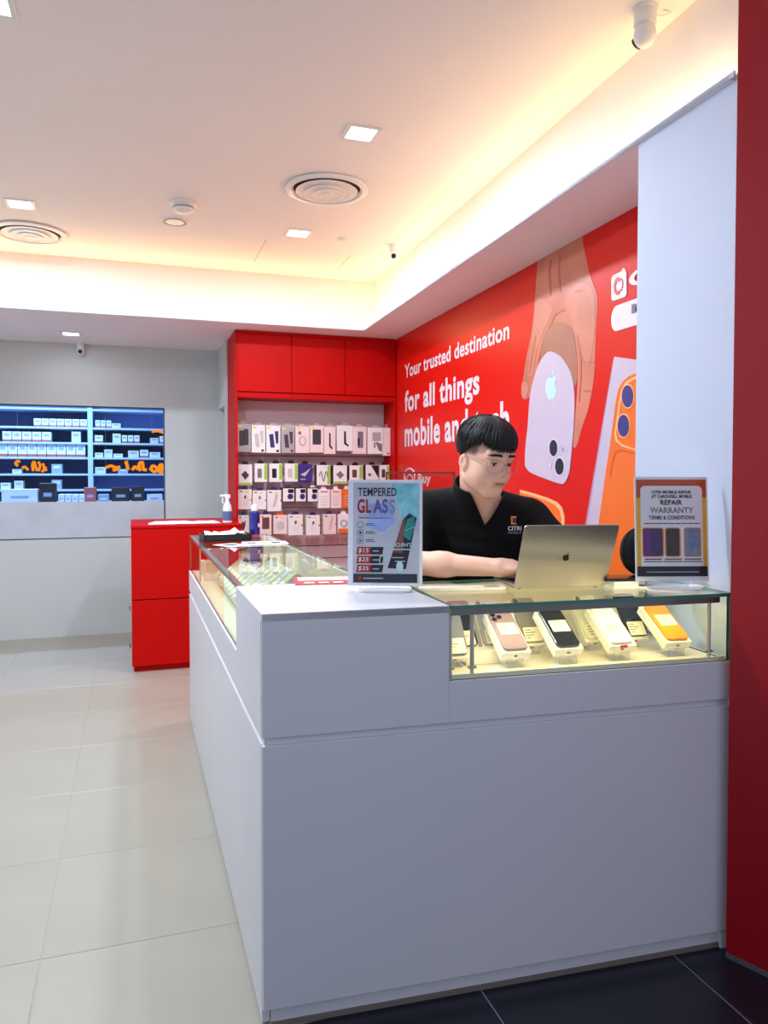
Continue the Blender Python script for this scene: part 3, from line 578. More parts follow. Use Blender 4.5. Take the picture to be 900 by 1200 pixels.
lev_names = ['top', 'second', 'third', 'fourth', 'fifth', 'lowest']
def carton(lev, x0p, x1p, h, c, lab, grp, dy=0.03, band=False):
    z = allz[lev + 1] if lev < 5 else .93
    a, d_ = at_y(x0p, 540, RY + dy).x, at_y(x1p, 540, RY + dy).x
    o = thing('carton', lab, 'box', ((a + d_) / 2, RY + dy, z + .0005), 0, grp)
    w = (d_ - a) / 2 - .002
    B().box(-w, w, 0, .14, 0, h).obj('body', bx[c], o)
    B().box(-w * .6, w * .6, -.001, 0, h * .55, h * .8).obj('printed_label', bx['grey'] if c != 'grey' else bx['white'], o)
    if band: B().box(-w - .0005, w + .0005, -.0015, .02, 0, h * .22).obj('red_band', bx['red'], o)
    return o
for i in range(7): carton(0, 40 + i * 9, 48.5 + i * 9, .085, 'white', 'white red-footed carton, %s from the photo edge in the top shelf row' % ORD[i], 'white cartons on the top window shelf', band=True)
for i in range(3): carton(0, 112 + i * 6.5, 118 + i * 6.5, .08, 'white', 'white red-footed carton, %s after the upright on the top shelf' % ORD[i], 'white cartons past the upright', band=True)
carton(0, 131, 142, .05, 'cream', 'low cream carton on the top shelf past the upright', None)
for i in range(5): carton(1, 3 + i * 11.6, 14 + i * 11.6, .105, 'white', 'white red-footed carton, %s from the photo edge in the second shelf row' % ORD[i], 'white cartons on the second window shelf', band=True)
carton(1, 84, 95, .115, 'cream', 'upright cream carton alone on the second shelf', None)
carton(1, 111, 121, .08, 'white', 'white carton right after the upright on the second shelf', None, band=True)
carton(1, 132, 142, .10, 'cream', 'cream carton between white ones on the second shelf', None)
for i in range(3): carton(1, 143 + i * 7.2, 149.5 + i * 7.2, .085, 'white', 'white red-footed carton, %s of the trio on the second shelf' % ORD[i], 'trio of cartons on the second shelf', band=True)
carton(1, 176, 186, .06, 'cream', 'low cream carton at the window side of the second shelf', None)
carton(1, 187, 198, .08, 'white', 'white carton half cut by the window jamb on the second shelf', None, band=True)
for i in range(9): carton(2, -2 + i * 11.4, 9 + i * 11.4, .132, 'white', 'tall white red-footed carton, %s from the photo edge on the third shelf' % ORD[i], 'tall cartons on the third window shelf', band=True)
carton(2, 111, 121, .05, 'cream', 'flat cream carton after the upright on the third shelf', None); carton(2, 122, 132, .085, 'cream', 'square cream carton on the third shelf past the upright', None)
carton(2, 133, 144, .04, 'white', 'flat white carton on the third shelf past the upright', None); carton(2, 150, 163, .075, 'cream', 'wide cream carton in the middle past the upright on third shelf', None)
carton(2, 164, 174, .085, 'white', 'white carton with red foot on the third shelf near the jamb', None, band=True); carton(2, 175, 188, .06, 'white', 'low wide white carton on the third shelf near the jamb', None)
carton(3, 14, 25, .045, 'cream', 'low cream carton under the orange lettering on the fourth shelf', None); carton(3, 60, 73, .1, 'grey', 'grey carton on the fourth shelf before the upright', None)
carton(3, 111, 124, .07, 'cream', 'cream carton on the fourth shelf past the upright', None); carton(3, 138, 150, .05, 'grey', 'low grey carton on the fourth shelf past the upright', None)
carton(4, 0, 12, .07, 'white', 'white carton at the photo\'s edge on the fifth shelf', None); carton(4, 16, 27, .09, 'cream', 'cream carton on the fifth shelf', None); carton(4, 60, 72, .1, 'grey', 'grey carton on the fifth shelf before the upright', None)
# counter items close behind the glass
cz = winzm - .02
nb = thing('window_bench', 'pale counter just behind the window of the next shop', 'counter', (0, WY + .45, 0)); B().box(-1.9, winx1 + .3, 0, .45, cz - .03, cz).obj('top', shm, nb); B().box(-1.85, winx1 + .25, .03, .42, 0, cz - .03).obj('body', wallm, nb)
def bench(x0p, x1p, ytop, c, lab, grp=None):
    a, d_ = at_y(x0p, 585, WY + .6), at_y(x1p, ytop, WY + .6); w = (d_.x - a.x) / 2
    o = thing('carton', lab, 'box', (a.x + w, WY + .6, cz), 0, grp); h = d_.z - cz
    B().box(-w, w, -.06, .06, 0, h).obj('body', bx[c], o, bevel=.004, segs=1); B().box(-w * .5, w * .5, -.062, -.06, h * .3, h * .5).obj('printed_label', bx['grey'] if c != 'grey' else bx['white'], o)
bench(3, 45, 573, 'white', 'long white carton behind the window, just above the frosted band'); bench(47, 66, 566, 'black', 'black device beside the long white carton behind the window')
for i in range(4): bench(69 + i * 8, 76 + i * 8, 579, 'white', 'small white carton, %s of four just above the frosted band' % ORD[i], 'small cartons above the frosted band')
bench(99, 113, 571, 'red', 'reddish carton standing behind the window before the upright'); bench(115, 128, 579, 'grey', 'small grey carton next to the black screens behind the window')
bench(131, 152, 571, 'black', 'wide black screen behind the window past the upright'); bench(154, 169, 570, 'black', 'narrower black screen behind the window near the jamb'); bench(172, 190, 579, 'white', 'white carton near the jamb just above the frosted band')
# orange glowing sign writing hanging behind the glass
orgl_m = lamp_mat('orange_sign_glow', (255, 140, 20), 1.2)
def scrawl(pts, lab, r):
    Y = WY + .25; o = thing('glow_sign', lab, 'sign', at_y(*pts[0][0], Y)); M_ = o.matrix_basis.inverted() if False else Matrix.Translation(-Vector(o.location))
    for st in pts:
        P_ = [M_ @ at_y(x, y, Y) for x, y in st]; Q_ = []
        for i in range(len(P_) - 1):
            a0, a1, a2, a3 = P_[max(i - 1, 0)], P_[i], P_[i + 1], P_[min(i + 2, len(P_) - 1)]
            for t in (0, .25, .5, .75): Q_.append(.5 * ((2 * a1) + (a2 - a0) * t + (2 * a0 - 5 * a1 + 4 * a2 - a3) * t * t + (3 * a1 - a0 - 3 * a2 + a3) * t ** 3))
        B().tube(Q_ + [P_[-1]], r, 8).obj('stroke', orgl_m, o, smooth=True)
    c_ = M_ @ at_y(*pts[0][0], Y); B().tube([c_ - Vector((0, 0, .002)), Vector((c_.x, c_.y, 2.705 - o.location.z))], .0015, 6).obj('hanging_wire', alu, o)
scrawl([[(21, 546), (18, 543), (21, 540), (23, 542)], [(26, 549), (29, 547), (33, 551)], [(39, 552), (38, 545), (40, 541), (42, 548), (44, 552)], [(45, 552), (47, 546), (45, 541)], [(49, 553), (52, 549), (50, 543)], [(54, 552), (53, 547)]], 'orange glowing squiggle sign behind the window before the upright', .011)
scrawl([[(124, 548), (130, 546), (136, 548), (141, 547)], [(132, 551), (138, 550)], [(147, 541), (149, 545), (150, 551), (148, 540)], [(155, 551), (158, 547), (162, 550)], [(164, 552), (163, 544), (167, 542), (168, 550), (172, 550)], [(176, 551), (179, 546), (184, 549), (181, 553), (177, 550)], [(186, 554), (187, 546), (190, 545), (189, 556)]], 'orange glowing squiggle sign behind the window past the upright', .014)
scrawl([[(178, 506), (184, 505), (192, 507)]], 'short yellow-orange glow tube behind the window by the jamb', .012)

# ------------------------------------------------------------------ display counter (L shape)
FL = 1.362; BS = .49; CB = .857; DEP = .44; SE = 4.40 - C0.y; SWD = .44; SB = .49
ctr = thing('display_counter', 'white L-shaped shop counter with two lit glass showcases', 'counter', C0)
FR = (0, 0, FA)
def fp(b, name, m, bevel=0, segs=1): return b.obj(name, m, ctr, (0, 0, 0), FR, bevel=bevel, segs=segs)
fp(B().box(0, FL, 0, .02, .055, .725), 'front_panel', white, .0012)
fp(B().box(.02, FL, .016, .05, 0, .056), 'plinth', white)
fp(B().box(.02, FL - .02, .012, .016, 0, .014), 'plinth_strip', mat('brown_strip', (120, 110, 102), .6))
fp(B().box(.012, FL, .012, .03, .724, .746), 'groove_strip', white)
fp(B().box(BS, FL, 0, .02, .745, CB), 'upper_front_panel', white, .0012)
fp(B().box(0, BS, 0, .02, .745, ZT - .001), 'upper_front_panel', white, .0012)
fp(B().box(FL, FL + .012, .002, DEP, .0, .745), 'end_panel', white, .001)
fp(B().box(FL - .02, FL + .008, .004, .04, 0, .05), 'end_foot', white)
cb_ = cos(FA) * BS, sin(FA) * BS
B().prism([(0, 0), cb_, (cb_[0] + .005, SB - .02), (cb_[0] + .005, SB), (0, SB)], ZT - .02, ZT).obj('block_top', white, ctr, bevel=.0008, segs=1)
B().box(.0, .018, .02, SB, .745, ZT - .02).obj('block_side', white, ctr)
B().box(cb_[0] - .02, cb_[0], .02, SB, CB - .05, ZT - .02).obj('block_side', white, ctr)
B().box(.018, cb_[0] - .02, SB - .02, SB, CB, ZT - .02).obj('block_back', white, ctr)
# side wing
B().box(0, .02, .021, SE, .012, .725).obj('side_panel', white, ctr, bevel=.0012, segs=1)
B().box(.008, .03, .02, SE, .724, .746).obj('groove_strip', white, ctr)
B().box(0, .02, SB, SE, .745, CB).obj('upper_side_panel', white, ctr, bevel=.0012, segs=1)
B().box(.02, SWD, SE - .02, SE, 0, CB).obj('end_panel', white, ctr, bevel=.001, segs=1)
B().box(.02, SWD, SB, SE - .02, CB - .02, CB).obj('case_floor', cream, ctr)
B().box(SWD - .02, SWD, .40, SE, 0, CB).obj('back_panel', white, ctr)
gm = [clear, edge]; gm2 = [glass('side_glass', (.90, .965, .94), 1.56), edge]
def pane(b, x0, x1, y0, y1, z0, z1):
    b.add([(x0, y0, z0), (x1, y0, z0), (x1, y1, z0), (x0, y1, z0), (x0, y0, z1), (x1, y0, z1), (x1, y1, z1), (x0, y1, z1)], [], 0)
    d = (x1 - x0, y1 - y0, z1 - z0); thin = d.index(min(d)); o = len(b.v) - 8
    for f, ax in (((0, 3, 2, 1), 2), ((4, 5, 6, 7), 2), ((0, 1, 5, 4), 1), ((2, 3, 7, 6), 1), ((1, 2, 6, 5), 0), ((3, 0, 4, 7), 0)):
        b.f.append(tuple(i + o for i in f)); b.m.append(0 if ax == thin else 1)
    return b
pane(B(), .004, SWD, SB + .001, SE - .002, ZT - .008, ZT).obj('glass_top', gm, ctr)
pane(B(), .005, .013, SB + .001, SE - .003, CB, ZT - .0085).obj('glass_side', gm2, ctr)
pane(B(), .014, SWD - .02, SE - .012, SE - .004, CB, ZT - .0085).obj('glass_end', gm, ctr)
B().box(SWD - .018, SWD - .002, SB, SE - .004, CB, ZT - .0085).obj('sliding_door', cream, ctr)
B().box(.016, .034, SB, SE - .015, ZT - .026, ZT - .0085).obj('light_channel', alu, ctr)
B().box(.018, .032, SB + .02, SE - .05, ZT - .0275, ZT - .026).obj('light_strip', lamp_mat('case_led', (255, 246, 214), 4.0), ctr)
a_ = area('case_lamp', ctr, (.03, (SB + SE) / 2, ZT - .032), (0, radians(-25), 0), .012, SE - SB - .1, CASE_W * 1.1, (255, 244, 205))
B().box(.018, .024, SE - .5, SE - .494, CB, ZT - .026).obj('post', alu, ctr)
# front showcase
fp(B().box(BS, FL, .02, DEP, CB - .02, CB), 'case_floor', cream)
fp(B().box(BS, FL, DEP - .018, DEP, .4, ZT - .0085), 'sliding_door', cream)
fp(B().box(FL - .004, FL + .010, .01, DEP, .745, CB), 'end_panel', white)
fp(pane(B(), BS + .004, FL, -.004, DEP + .005, ZT - .010, ZT), 'glass_top', gm)
fp(pane(B(), BS + .001, FL - .001, .002, .010, CB, ZT - .0105), 'glass_front', gm)
fp(pane(B(), FL - .010, FL - .001, .0105, DEP - .02, CB, ZT - .0105), 'glass_end', gm)
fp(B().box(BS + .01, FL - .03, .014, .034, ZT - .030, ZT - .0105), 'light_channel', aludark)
fp(B().box(BS + .02, FL - .04, .030, .0345, ZT - .028, ZT - .014), 'light_strip', MATS['case_led'])
fp(B().box(BS + .011, FL - .012, .012, .016, CB, CB + .012), 'floor_rail', cream)
for s_ in (BS + .012, BS + .075, FL - .055):
    fp(B().tube([(s_, .03, CB), (s_, .03, ZT - .03)], .006, 10), 'post', alu); fp(B().box(s_ - .012, s_ + .012, .026, .034, CB + .022, CB + .028), 'post_clip', alu)
Rf = Matrix.Rotation(FA, 4, 'Z')
lp = Rf @ Vector(((BS + FL) / 2, .045, ZT - .03))
area('case_lamp', ctr, lp, Euler((radians(48), 0, FA)), FL - BS - .1, .012, CASE_W, (255, 230, 164))

# phones on display boxes
phm = {n: mat('phone_' + n, c, .22, coat=.3) for n, c in dict(mauve=(158, 136, 140), black=(28, 30, 34), white=(226, 230, 236), orange=(252, 150, 20), silver=(170, 176, 184), olive=(136, 132, 118), green=(226, 236, 190), grey=(120, 124, 130), red=(220, 40, 30)).items()}
boxw = mat('phone_box_card', (244, 240, 226), .45); tagm = mat('price_tag', (250, 244, 214), .5)
tagink = mat('tag_ink', (120, 116, 100), .5)
lens_m = mat('camera_lens', (20, 20, 26), .12)
PT = radians(58)
def phone_box(color, label, loc, rz, group, cams=3, w=.088, h=.166, t=.028, raise_=.045, tilt=PT, tagz=-.004, stand=True):
    o = thing('phone_box', label, 'phone box', loc, rz, group)
    R_ = (-tilt, 0, 0)                      # local plate: x across, z along the box, front faces -y; leans back
    L_ = (0, .0, raise_)
    def q(b, name, m, **k): return b.obj(name, m, o, L_, R_, **k)
    bx_ = q(B().box(-w / 2, w / 2, 0, t, 0, h), 'box', boxw, bevel=.001, segs=1)
    B().box(-.006, .004, .010, .015, -.0006, 0).obj('box_emblem', lens_m, bx_)
    pw_, ph_ = .074, .150; pz = .008 + ph_ / 2
    ph = q(B().plate(rrect(pw_, ph_, .012, 4, 0, pz), -.009, 0), 'phone', phm[color], bevel=.0015, segs=1)
    if cams:
        B().plate(rrect(.036, .036 if cams == 3 else .034, .01, 3, -.017, .008 + ph_ - .022), -.0105, -.009).obj('camera_plate', phm[color], ph)
        for c in ([(-.026, -.014), (-.026, -.032), (-.009, -.023)] if cams == 3 else [(-.024, -.014), (-.011, -.031)]):
            B().lathe([(.0075, -.0125), (.0075, -.0095)], 12, (c[0], 0, .008 + ph_ + c[1]), 'y').obj('camera_lens', lens_m, ph)
    if tagz is not None:
        tg = B().plate(rrect(.056, .046, .003, 2, .002, pz + tagz), -.0105, -.009)
        for q_, (lx, lw_) in enumerate(((-.012, .020), (-.006, .034), (-.010, .026), (-.014, .012))): tg.plate(rrect(lw_, .0024, .0005, 1, lx, pz + tagz + .014 - q_ * .0085), -.0108, -.0104, 1)
        tg.obj('price_tag', [tagm, tagink], ph)
    if stand:
        b = B(); b.plate([(-w * .32, 0), (w * .32, 0), (w * .28, raise_ * .9), (-w * .28, raise_ * .9)], .012, .015); b.box(-w * .32, w * .32, .012, .07, 0, .003)
        b.box(-w * .3, -w * .3 + .003, .012, .06, 0, raise_ * .95); b.box(w * .3 - .003, w * .3, .012, .06, 0, raise_ * .95)
        b.obj('acrylic_stand', acrylic, o)
    return o
def fpos(s_, t_, z): z += .0008; v = Rf @ Vector((s_, t_, 0)); return (C0.x + v.x, C0.y + v.y, z)
def px_s(px, py, t_, z):      # distance along the counter front seen at pixel px for a thing t_ behind the glass
    p = at_pl(px, py, Vector(fpos(0, t_, 0)), Vector((-sin(FA), cos(FA), 0))); return (p.x - fpos(0, t_, 0)[0]) / cos(FA)
grpf = 'phone boxes in the front showcase'
for px, c, lab, cams in ((606, 'mauve', 'tilted white box with a mauve phone, front row of the showcase', 3), (668, 'black', 'tilted white box with a black phone, front row of the showcase', 0), (731, 'white', 'tilted white box with a white phone and small red mark, front row', 0), (796, 'orange', 'tilted white box with a bright orange phone, front row of the showcase', 0)):
    o = phone_box(c, lab, fpos(px_s(px, 768, .07, CB), .07, CB), FA, grpf, cams, tagz=.004 if c != 'white' else -.02)
    if c == 'white': B().box(-.012, .012, -.0012, 0, .012, .02).obj('red_mark', phm['red'], o, (0, 0, .028))
for px, c, lab, cams in ((535, 'grey', 'upright grey phone box at the showcase end by the white block', 2), (547, 'black', 'box with a dark green-black phone, back row of the showcase', 0), (581, 'silver', 'box with a silver triple-camera phone, back row of the showcase', 3), (626, 'olive', 'box with an olive grey phone, back row of the showcase', 3), (700, 'green', 'box with a pale green phone, back row of the showcase', 2), (748, 'black', 'box with a sparkling black phone and red corner, back row', 2)):
    bk = .20 if px != 535 else .11
    phone_box(c, lab, fpos(px_s(px, 750, bk, CB), bk, CB), FA, grpf, cams, raise_=.03, tilt=radians(38), tagz=-.05, w=.078, h=.15)
for i, (s_, w_, c) in enumerate(((.60, .1, 'low cream box lying at the left of the front row in the showcase'),)):
    o = thing('low_riser', 'low cream riser block beside the mauve phone box', 'riser', fpos(s_ + .05, .14, CB), FA); B().box(-.06, .045, 0, .06, 0, .035).obj('block', boxw, o, bevel=.002); B().box(-.055, .04, .004, .056, .035, .037).obj('top_sheet', cream, o)
# side showcase: phone boxes facing the aisle, leaning back
cols = ['green', 'white', 'silver', 'green', 'white', 'grey', 'green', 'mauve', 'white', 'green', 'silver', 'white', 'green']
first = {}
for r_, xx in enumerate((.085, .235)):
    for i in range(14):
        c = cols[(i * 5 + r_ * 3) % len(cols)]
        lab = 'slim box with %s phone, %s in the side showcase\'s %s row' % (c, ORD[i], ['aisle-side', 'inner'][r_])
        yy = SB + .10 + i * .098 + (.02 if r_ else 0)
        key = (c,)
        if key not in first:
            o = first[key] = phone_box(c, lab, (C0.x + xx, C0.y + yy, CB + .0008), -pi / 2, 'phone boxes in the side showcase, ' + ['aisle-side', 'inner'][r_] + ' row', 0, raise_=.024, tilt=radians(50), stand=False, w=.08, h=.15, tagz=-.01)
        else:
            o = copy_tree(first[key]); o.location = (C0.x + xx, C0.y + yy, CB + .0008); o['label'] = lab; o['group'] = 'phone boxes in the side showcase, ' + ['aisle-side', 'inner'][r_] + ' row'
for i in range(5):
    o = thing('flat_box', 'flat pale accessory box at the far end of side showcase, %s from the tray' % ORD[i], 'box', (C0.x + .09 + .075 * (i % 4), C0.y + SE - .42 + .1 * (i // 2), CB + .0008), radians(8 * (i - 2)), 'flat boxes at the far end of the side showcase')
    B().box(-.035, .035, -.05, .05, 0, .03 + .012 * i).obj('body', boxw, o, bevel=.001, segs=1); B().box(-.025, .025, -.03, .03, .03 + .012 * i, .0305 + .012 * i).obj('printed_label', phm[['green', 'grey', 'mauve', 'olive', 'silver'][i]], o)

# ------------------------------------------------------------------ things on the counter
p = at_z(257, 631, ZT)
tr = thing('black_tray', 'black tray with white tissue on the far end of the glass counter', 'tray', (p.x + .02, p.y - .10, ZT + .0006), radians(4))
B().prism(rrect(.25, .17, .012, 3), 0, .006).obj('base', black, tr)
b = B(); o1, i1 = rrect(.25, .17, .012, 3), rrect(.236, .156, .010, 3); n = len(o1)
b.add([(x, y, 0.0) for x, y in o1] + [(x, y, .034) for x, y in o1] + [(x, y, .034) for x, y in i1] + [(x, y, .006) for x, y in i1], [(i, (i + 1) % n, n + (i + 1) % n, n + i) for i in range(n)] + [(n + i, n + (i + 1) % n, 2 * n + (i + 1) % n, 2 * n + i) for i in range(n)] + [(2 * n + i, 2 * n + (i + 1) % n, 3 * n + (i + 1) % n, 3 * n + i) for i in range(n)])
b.obj('rim', black, tr)
V = []; Fc = []; rnd = random.Random(8)
for i in range(9):
    for j in range(7): V.append((-.1 + .2 * i / 8, -.065 + .13 * j / 6, .018 + .026 * rnd.random() + (.022 if (i, j) in ((5, 3), (6, 3)) else 0)))
for i in range(8):
    for j in range(6): Fc.append((i * 7 + j, (i + 1) * 7 + j, (i + 1) * 7 + j + 1, i * 7 + j + 1))
ts = tag(B().add(V, Fc).obj('tissue', paper, None, (p.x + .02, p.y - .10, ZT + .0006), (0, 0, radians(4)), smooth=True), 'crumpled white tissue lying in the black tray', 'tissue'); ts.modifiers.new('thickness', 'SOLIDIFY').thickness = .003
p = at_z(297, 630, ZT)
can = thing('spray_can', 'blue aerosol can with white cap on the counter\'s far end', 'spray can', (p.x, p.y - .05, ZT + .0006), radians(20))
canm = mat('blue_can', (28, 36, 128), .25, coat=.3)
B().lathe([(.024, 0), (.0265, .004), (.0265, .136), (.024, .144), (.015, .152), (0, .152)], 24).obj('body', canm, can, smooth=True)
B().lathe([(.018, .15), (.018, .172), (.012, .184), (0, .186)], 20).obj('cap', wplast, can, smooth=True)
B().lathe([(.0267, .006), (.0267, .022)], 24).obj('red_band', mat('can_red', (190, 60, 70), .3), can)
B().prism([(.0273 * cos(t), .0273 * sin(t)) for t in [radians(-80 + 10 * i) for i in range(8)]] + [(.02 * cos(t), .02 * sin(t)) for t in [radians(-10 - 10 * i) for i in range(8)]], .062, .082).obj('white_print', wplast, can)
B().prism([(.0272 * cos(t), .0272 * sin(t)) for t in [radians(-80 + 10 * i) for i in range(9)]] + [(.02 * cos(t), .02 * sin(t)) for t in [radians(0 - 10 * i) for i in range(9)]], .10, .125).obj('dark_print', mat('can_dark', (20, 16, 50), .3), can)
# papers and white box at the far end
p = at_z(304, 634, ZT); o = thing('paper_pad', 'white printed paper pad lying beside the spray can', 'paper', (p.x + .0, p.y - .17, ZT + .0006), radians(-3)); B().box(-.11, .11, -.07, .07, 0, .006).obj('sheets', paper, o)
for i in range(3): B().box(-.09 + .06 * i, -.045 + .06 * i, -.05, .03, .006, .0064).obj('printed_block', [pk['steel'], pk['yellow'], pk['navy']][i], o)
p = at_z(272, 639, ZT); o = thing('loose_paper', 'loose pale leaflet on the glass in front of the tray', 'paper', (p.x, p.y, ZT + .0006), radians(25)); B().box(-.06, .06, -.08, .08, .0, .0012).obj('sheet', paper, o); B().box(-.04, .04, -.02, .05, .0012, .0016).obj('printed_block', pk['navy'], o)
p = at_z(393, 683, ZT); o = thing('price_leaflet', 'red-framed white leaflet lying on the glass behind the price sign', 'leaflet', (p.x, p.y + .05, ZT + .0006), radians(-10))
B().box(-.12, .12, -.085, .085, 0, .0016).obj('sheet', mat('red_leaflet', (196, 40, 50), .4), o); B().box(-.108, .108, .0, .075, .0016, .002).obj('printed_block', paper, o)
for i in range(4): B().box(-.09 + .046 * i, -.058 + .046 * i, -.06, -.04, .0016, .002).obj('printed_mark', paper, o)

def sign_holder(name, label, loc, rz, w, h, z0, lean=6):
    o = thing(name, label, 'sign', loc, rz)
    B().prism(rrect(w * .72, .09, .03, 5), 0, .008).obj('foot', wplast, o, bevel=.002)
    b = B(); b.box(-w * .2, w * .2, -.012, .012, .006, z0 + .01); b.obj('neck', acrylic, o)
    return o
SF = -YAW
# tempered glass price sign
sw, sh = .222, .316; s1 = sign_holder('price_sign', 'standing price sign for tempered glass on the white corner block', at_d(451, 700, 2.22) * 1, SF - radians(3), sw, sh, .012)
s1.location = (s1.location.x, s1.location.y, ZT + .0006)
TL = (radians(-5), 0, 0)
silverp = mat('silvery_print', (196, 198, 212), .35, noise=.10, nscale=9)
def sp_(b, name, m, par=s1): return b.obj(name, m, par, (0, 0, .014), TL)
fr1 = sp_(B().box(-sw / 2, sw / 2, 0, .004, 0, sh), 'acrylic_sheet', mat('sign_white', (240, 242, 246), .2))
def on(name, pts, m, par, l=1): return flat(name, pts, m, par, -.0006 * l, .0006 * l)
on('printed_sheet', [(-.096, .008), (.102, .008), (.102, .308), (-.096, .308)], silverp, fr1, 1)
holo = mat('hologram_print', (130, 206, 220), .25, noise=.3, nscale=24); teal = mat('teal_print', (30, 140, 132), .3, noise=.3, nscale=20); holo2 = mat('violet_print', (160, 176, 236), .25, noise=.2, nscale=12); gold = mat('copper_print', (128, 72, 66), .3, noise=.2, nscale=15)
on('printed_glow', [(.02, .304), (.1, .304), (.1, .21), (.085, .16), (.05, .2), (.035, .25)], holo, fr1, 2)
on('printed_glow', [(-.05, .245), (.02, .245), (.03, .19), (.0, .16), (-.05, .17)], holo2, fr1, 2)
grad = [(26, 30, 62), (40, 70, 110)]
lettering('TEMPERED', fr1, mat('navy_ink', (16, 24, 60), .4), -.082, .034, .267, .292, -.0022, .014)
lettering('GL', fr1, inkred, -.083, -.042, .216, .258, -.0024, .03); lettering('AS', fr1, mat('violet_ink', (88, 84, 160), .4), -.036, .008, .216, .258, -.0024, .03); lettering('S', fr1, mat('steel_ink', (120, 150, 180), .4), .012, .030, .216, .258, -.0024, .03)
def bar(x0, x1, z, t, m, par, l=2, n='printed_line'): on(n, [(x0, z), (x1, z), (x1, z + t), (x0, z + t)], m, par, l)
bar(-.082, .018, .2085, .0006, inkblk, fr1); bar(-.080, .016, .2005, .0025, inkblk, fr1)
for i, z in enumerate((.182, .158, .134)):
    B().tube([(x, -.0022, zz_) for x, zz_ in ell(-.074, z, .0095, .0095, 20)], .0006, 6, closed=True).obj('printed_icon', inkblk, fr1); on('printed_icon', rrect(.006, .008 if i == 1 else .005, .001, 2, -.074, z), inkblk if i else silverp, fr1, 3)
    bar(-.058, -.034, z + .002, .002, inkblk, fr1); bar(-.058, -.030, z - .003, .002, inkblk, fr1)
for i, t in enumerate(('$15', '$25', '$35')):
    z = .093 - i * .0265; sk = .004
    on('price_plate', [(-.086, z), (-.044, z), (-.040, z + .0225), (-.082, z + .0225)], inkred, fr1, 2); on('price_plate', [(-.044, z), (-.008, z), (-.004, z + .0225), (-.040, z + .0225)], inkblk, fr1, 2)
    lettering(t, fr1, paper, -.079, -.049, z + .004, z + .0185, -.0022, .0, slant=.003); bar(-.036, -.018, z + .009, .003, silverp, fr1, 4)
on('printed_band', [(-.094, .010), (.096, .010), (.096, .036), (-.094, .036)], mat('charcoal_print', (36, 40, 54), .35), fr1, 2); bar(-.064, -.005, .021, .003, silverp, fr1, 3); on('printed_emblem', ell(-.075, .0225, .006, .007, 12), inkred, fr1, 3)
on('printed_phone', [(.008, .053), (.062, .050), (.094, .202), (.072, .216), (.054, .198)], inkblk, fr1, 3)
on('printed_phone_face', [(.024, .10), (.052, .098), (.06, .20), (.052, .196)], gold, fr1, 4); on('printed_glint', [(.052, .15), (.074, .135), (.09, .18), (.086, .208), (.066, .198)], teal, fr1, 4)
for pts in (((.035, .17), (.03, .19), (.045, .2), (.05, .235), (.06, .25)), ((-.02, .15), (.005, .165), (.02, .18), (.03, .175)), ((.06, .165), (.085, .175), (.1, .16))): B().tube([(x, -.0026, z) for x, z in pts], .0022, 6, flat=.4).obj('printed_wing', mat('pale_silver%d' % len(pts), (214, 226, 232), .3), fr1)
lettering('ULTHRONE V2', fr1, mat('mint_ink', (190, 228, 226), .35), -.012, .098, .116, .128, -.0032, .01, mirror=True)
bar(.012, .075, .107, .003, MATS['mint_ink'], fr1, 5); bar(.02, .055, .083, .0025, silverp, fr1, 5); bar(.03, .06, .072, .0025, silverp, fr1, 5)
on('printed_badge', ell(.044, .058, .0105, .0155, 20), MATS['mint_ink'], fr1, 5); B().tube([(x, -.0026, z) for x, z in ell(-.008, .076, .008, .013, 16)[:12]], .0014, 6).obj('printed_curl', MATS['mint_ink'], fr1)
B().box(-sw / 2, sw / 2, -.0052, -.0040, 0, sh).obj('cover_sheet', glass('clear_cover', (.985, .99, .99), 1.22), fr1)
# repair warranty sign
ww, wh = .222, .312; pS = at_d(788, 697, 2.24); s2 = sign_holder('warranty_sign', 'standing repair warranty sign at the red column end of the counter', (pS.x, pS.y, ZT + .0006), SF + radians(2), ww, wh, .02)
fr2 = s2b = B().box(-ww / 2, ww / 2, 0, .004, 0, wh).obj('acrylic_sheet', MATS['sign_white'], s2, (0, 0, .026), (radians(-4), 0, 0))
amber = mat('amber_print', (246, 188, 40), .35, noise=.1, nscale=6); rust = mat('rust_print', (196, 84, 44), .35, noise=.12, nscale=8); lil = mat('lilac_print', (246, 244, 250), .35)
on('printed_sheet', [(-.106, .014), (.106, .014), (.106, .304), (-.106, .304)], amber, fr2, 1); on('printed_top', [(-.106, .25), (.106, .25), (.106, .304), (-.106, .304)], rust, fr2, 2)
on('printed_panel', rrect(.188, .25, .014, 4, 0, .160)[:], lil, fr2, 3); on('printed_band', [(-.106, .014), (.106, .014), (.106, .044), (-.106, .044)], inkblk, fr2, 4)
bar(-.08, .08, .026, .0022, silverp, fr2, 5)
lettering('CITRI MOBILE REPAIR', fr2, inkblk, -.060, .060, .2615, .2712, -.0032, .03); lettering('AT CAROUSELL MOBILE', fr2, inkblk, -.062, .062, .2485, .2585, -.0032, .03)
lettering('REPAIR', fr2, inkblk, -.034, .032, .228, .243, -.0032, .025); lettering('WARRANTY', fr2, mat('grey_gold_ink', (140, 132, 116), .3), -.066, .066, .203, .221, -.0032, .02); lettering('TERMS & CONDITIONS', fr2, inkblk, -.070, .070, .184, .196, -.0032, .018)
for i in range(9): bar(-.084 + i * .019, -.068 + i * .019, .171, .0024, inkblk, fr2, 5)
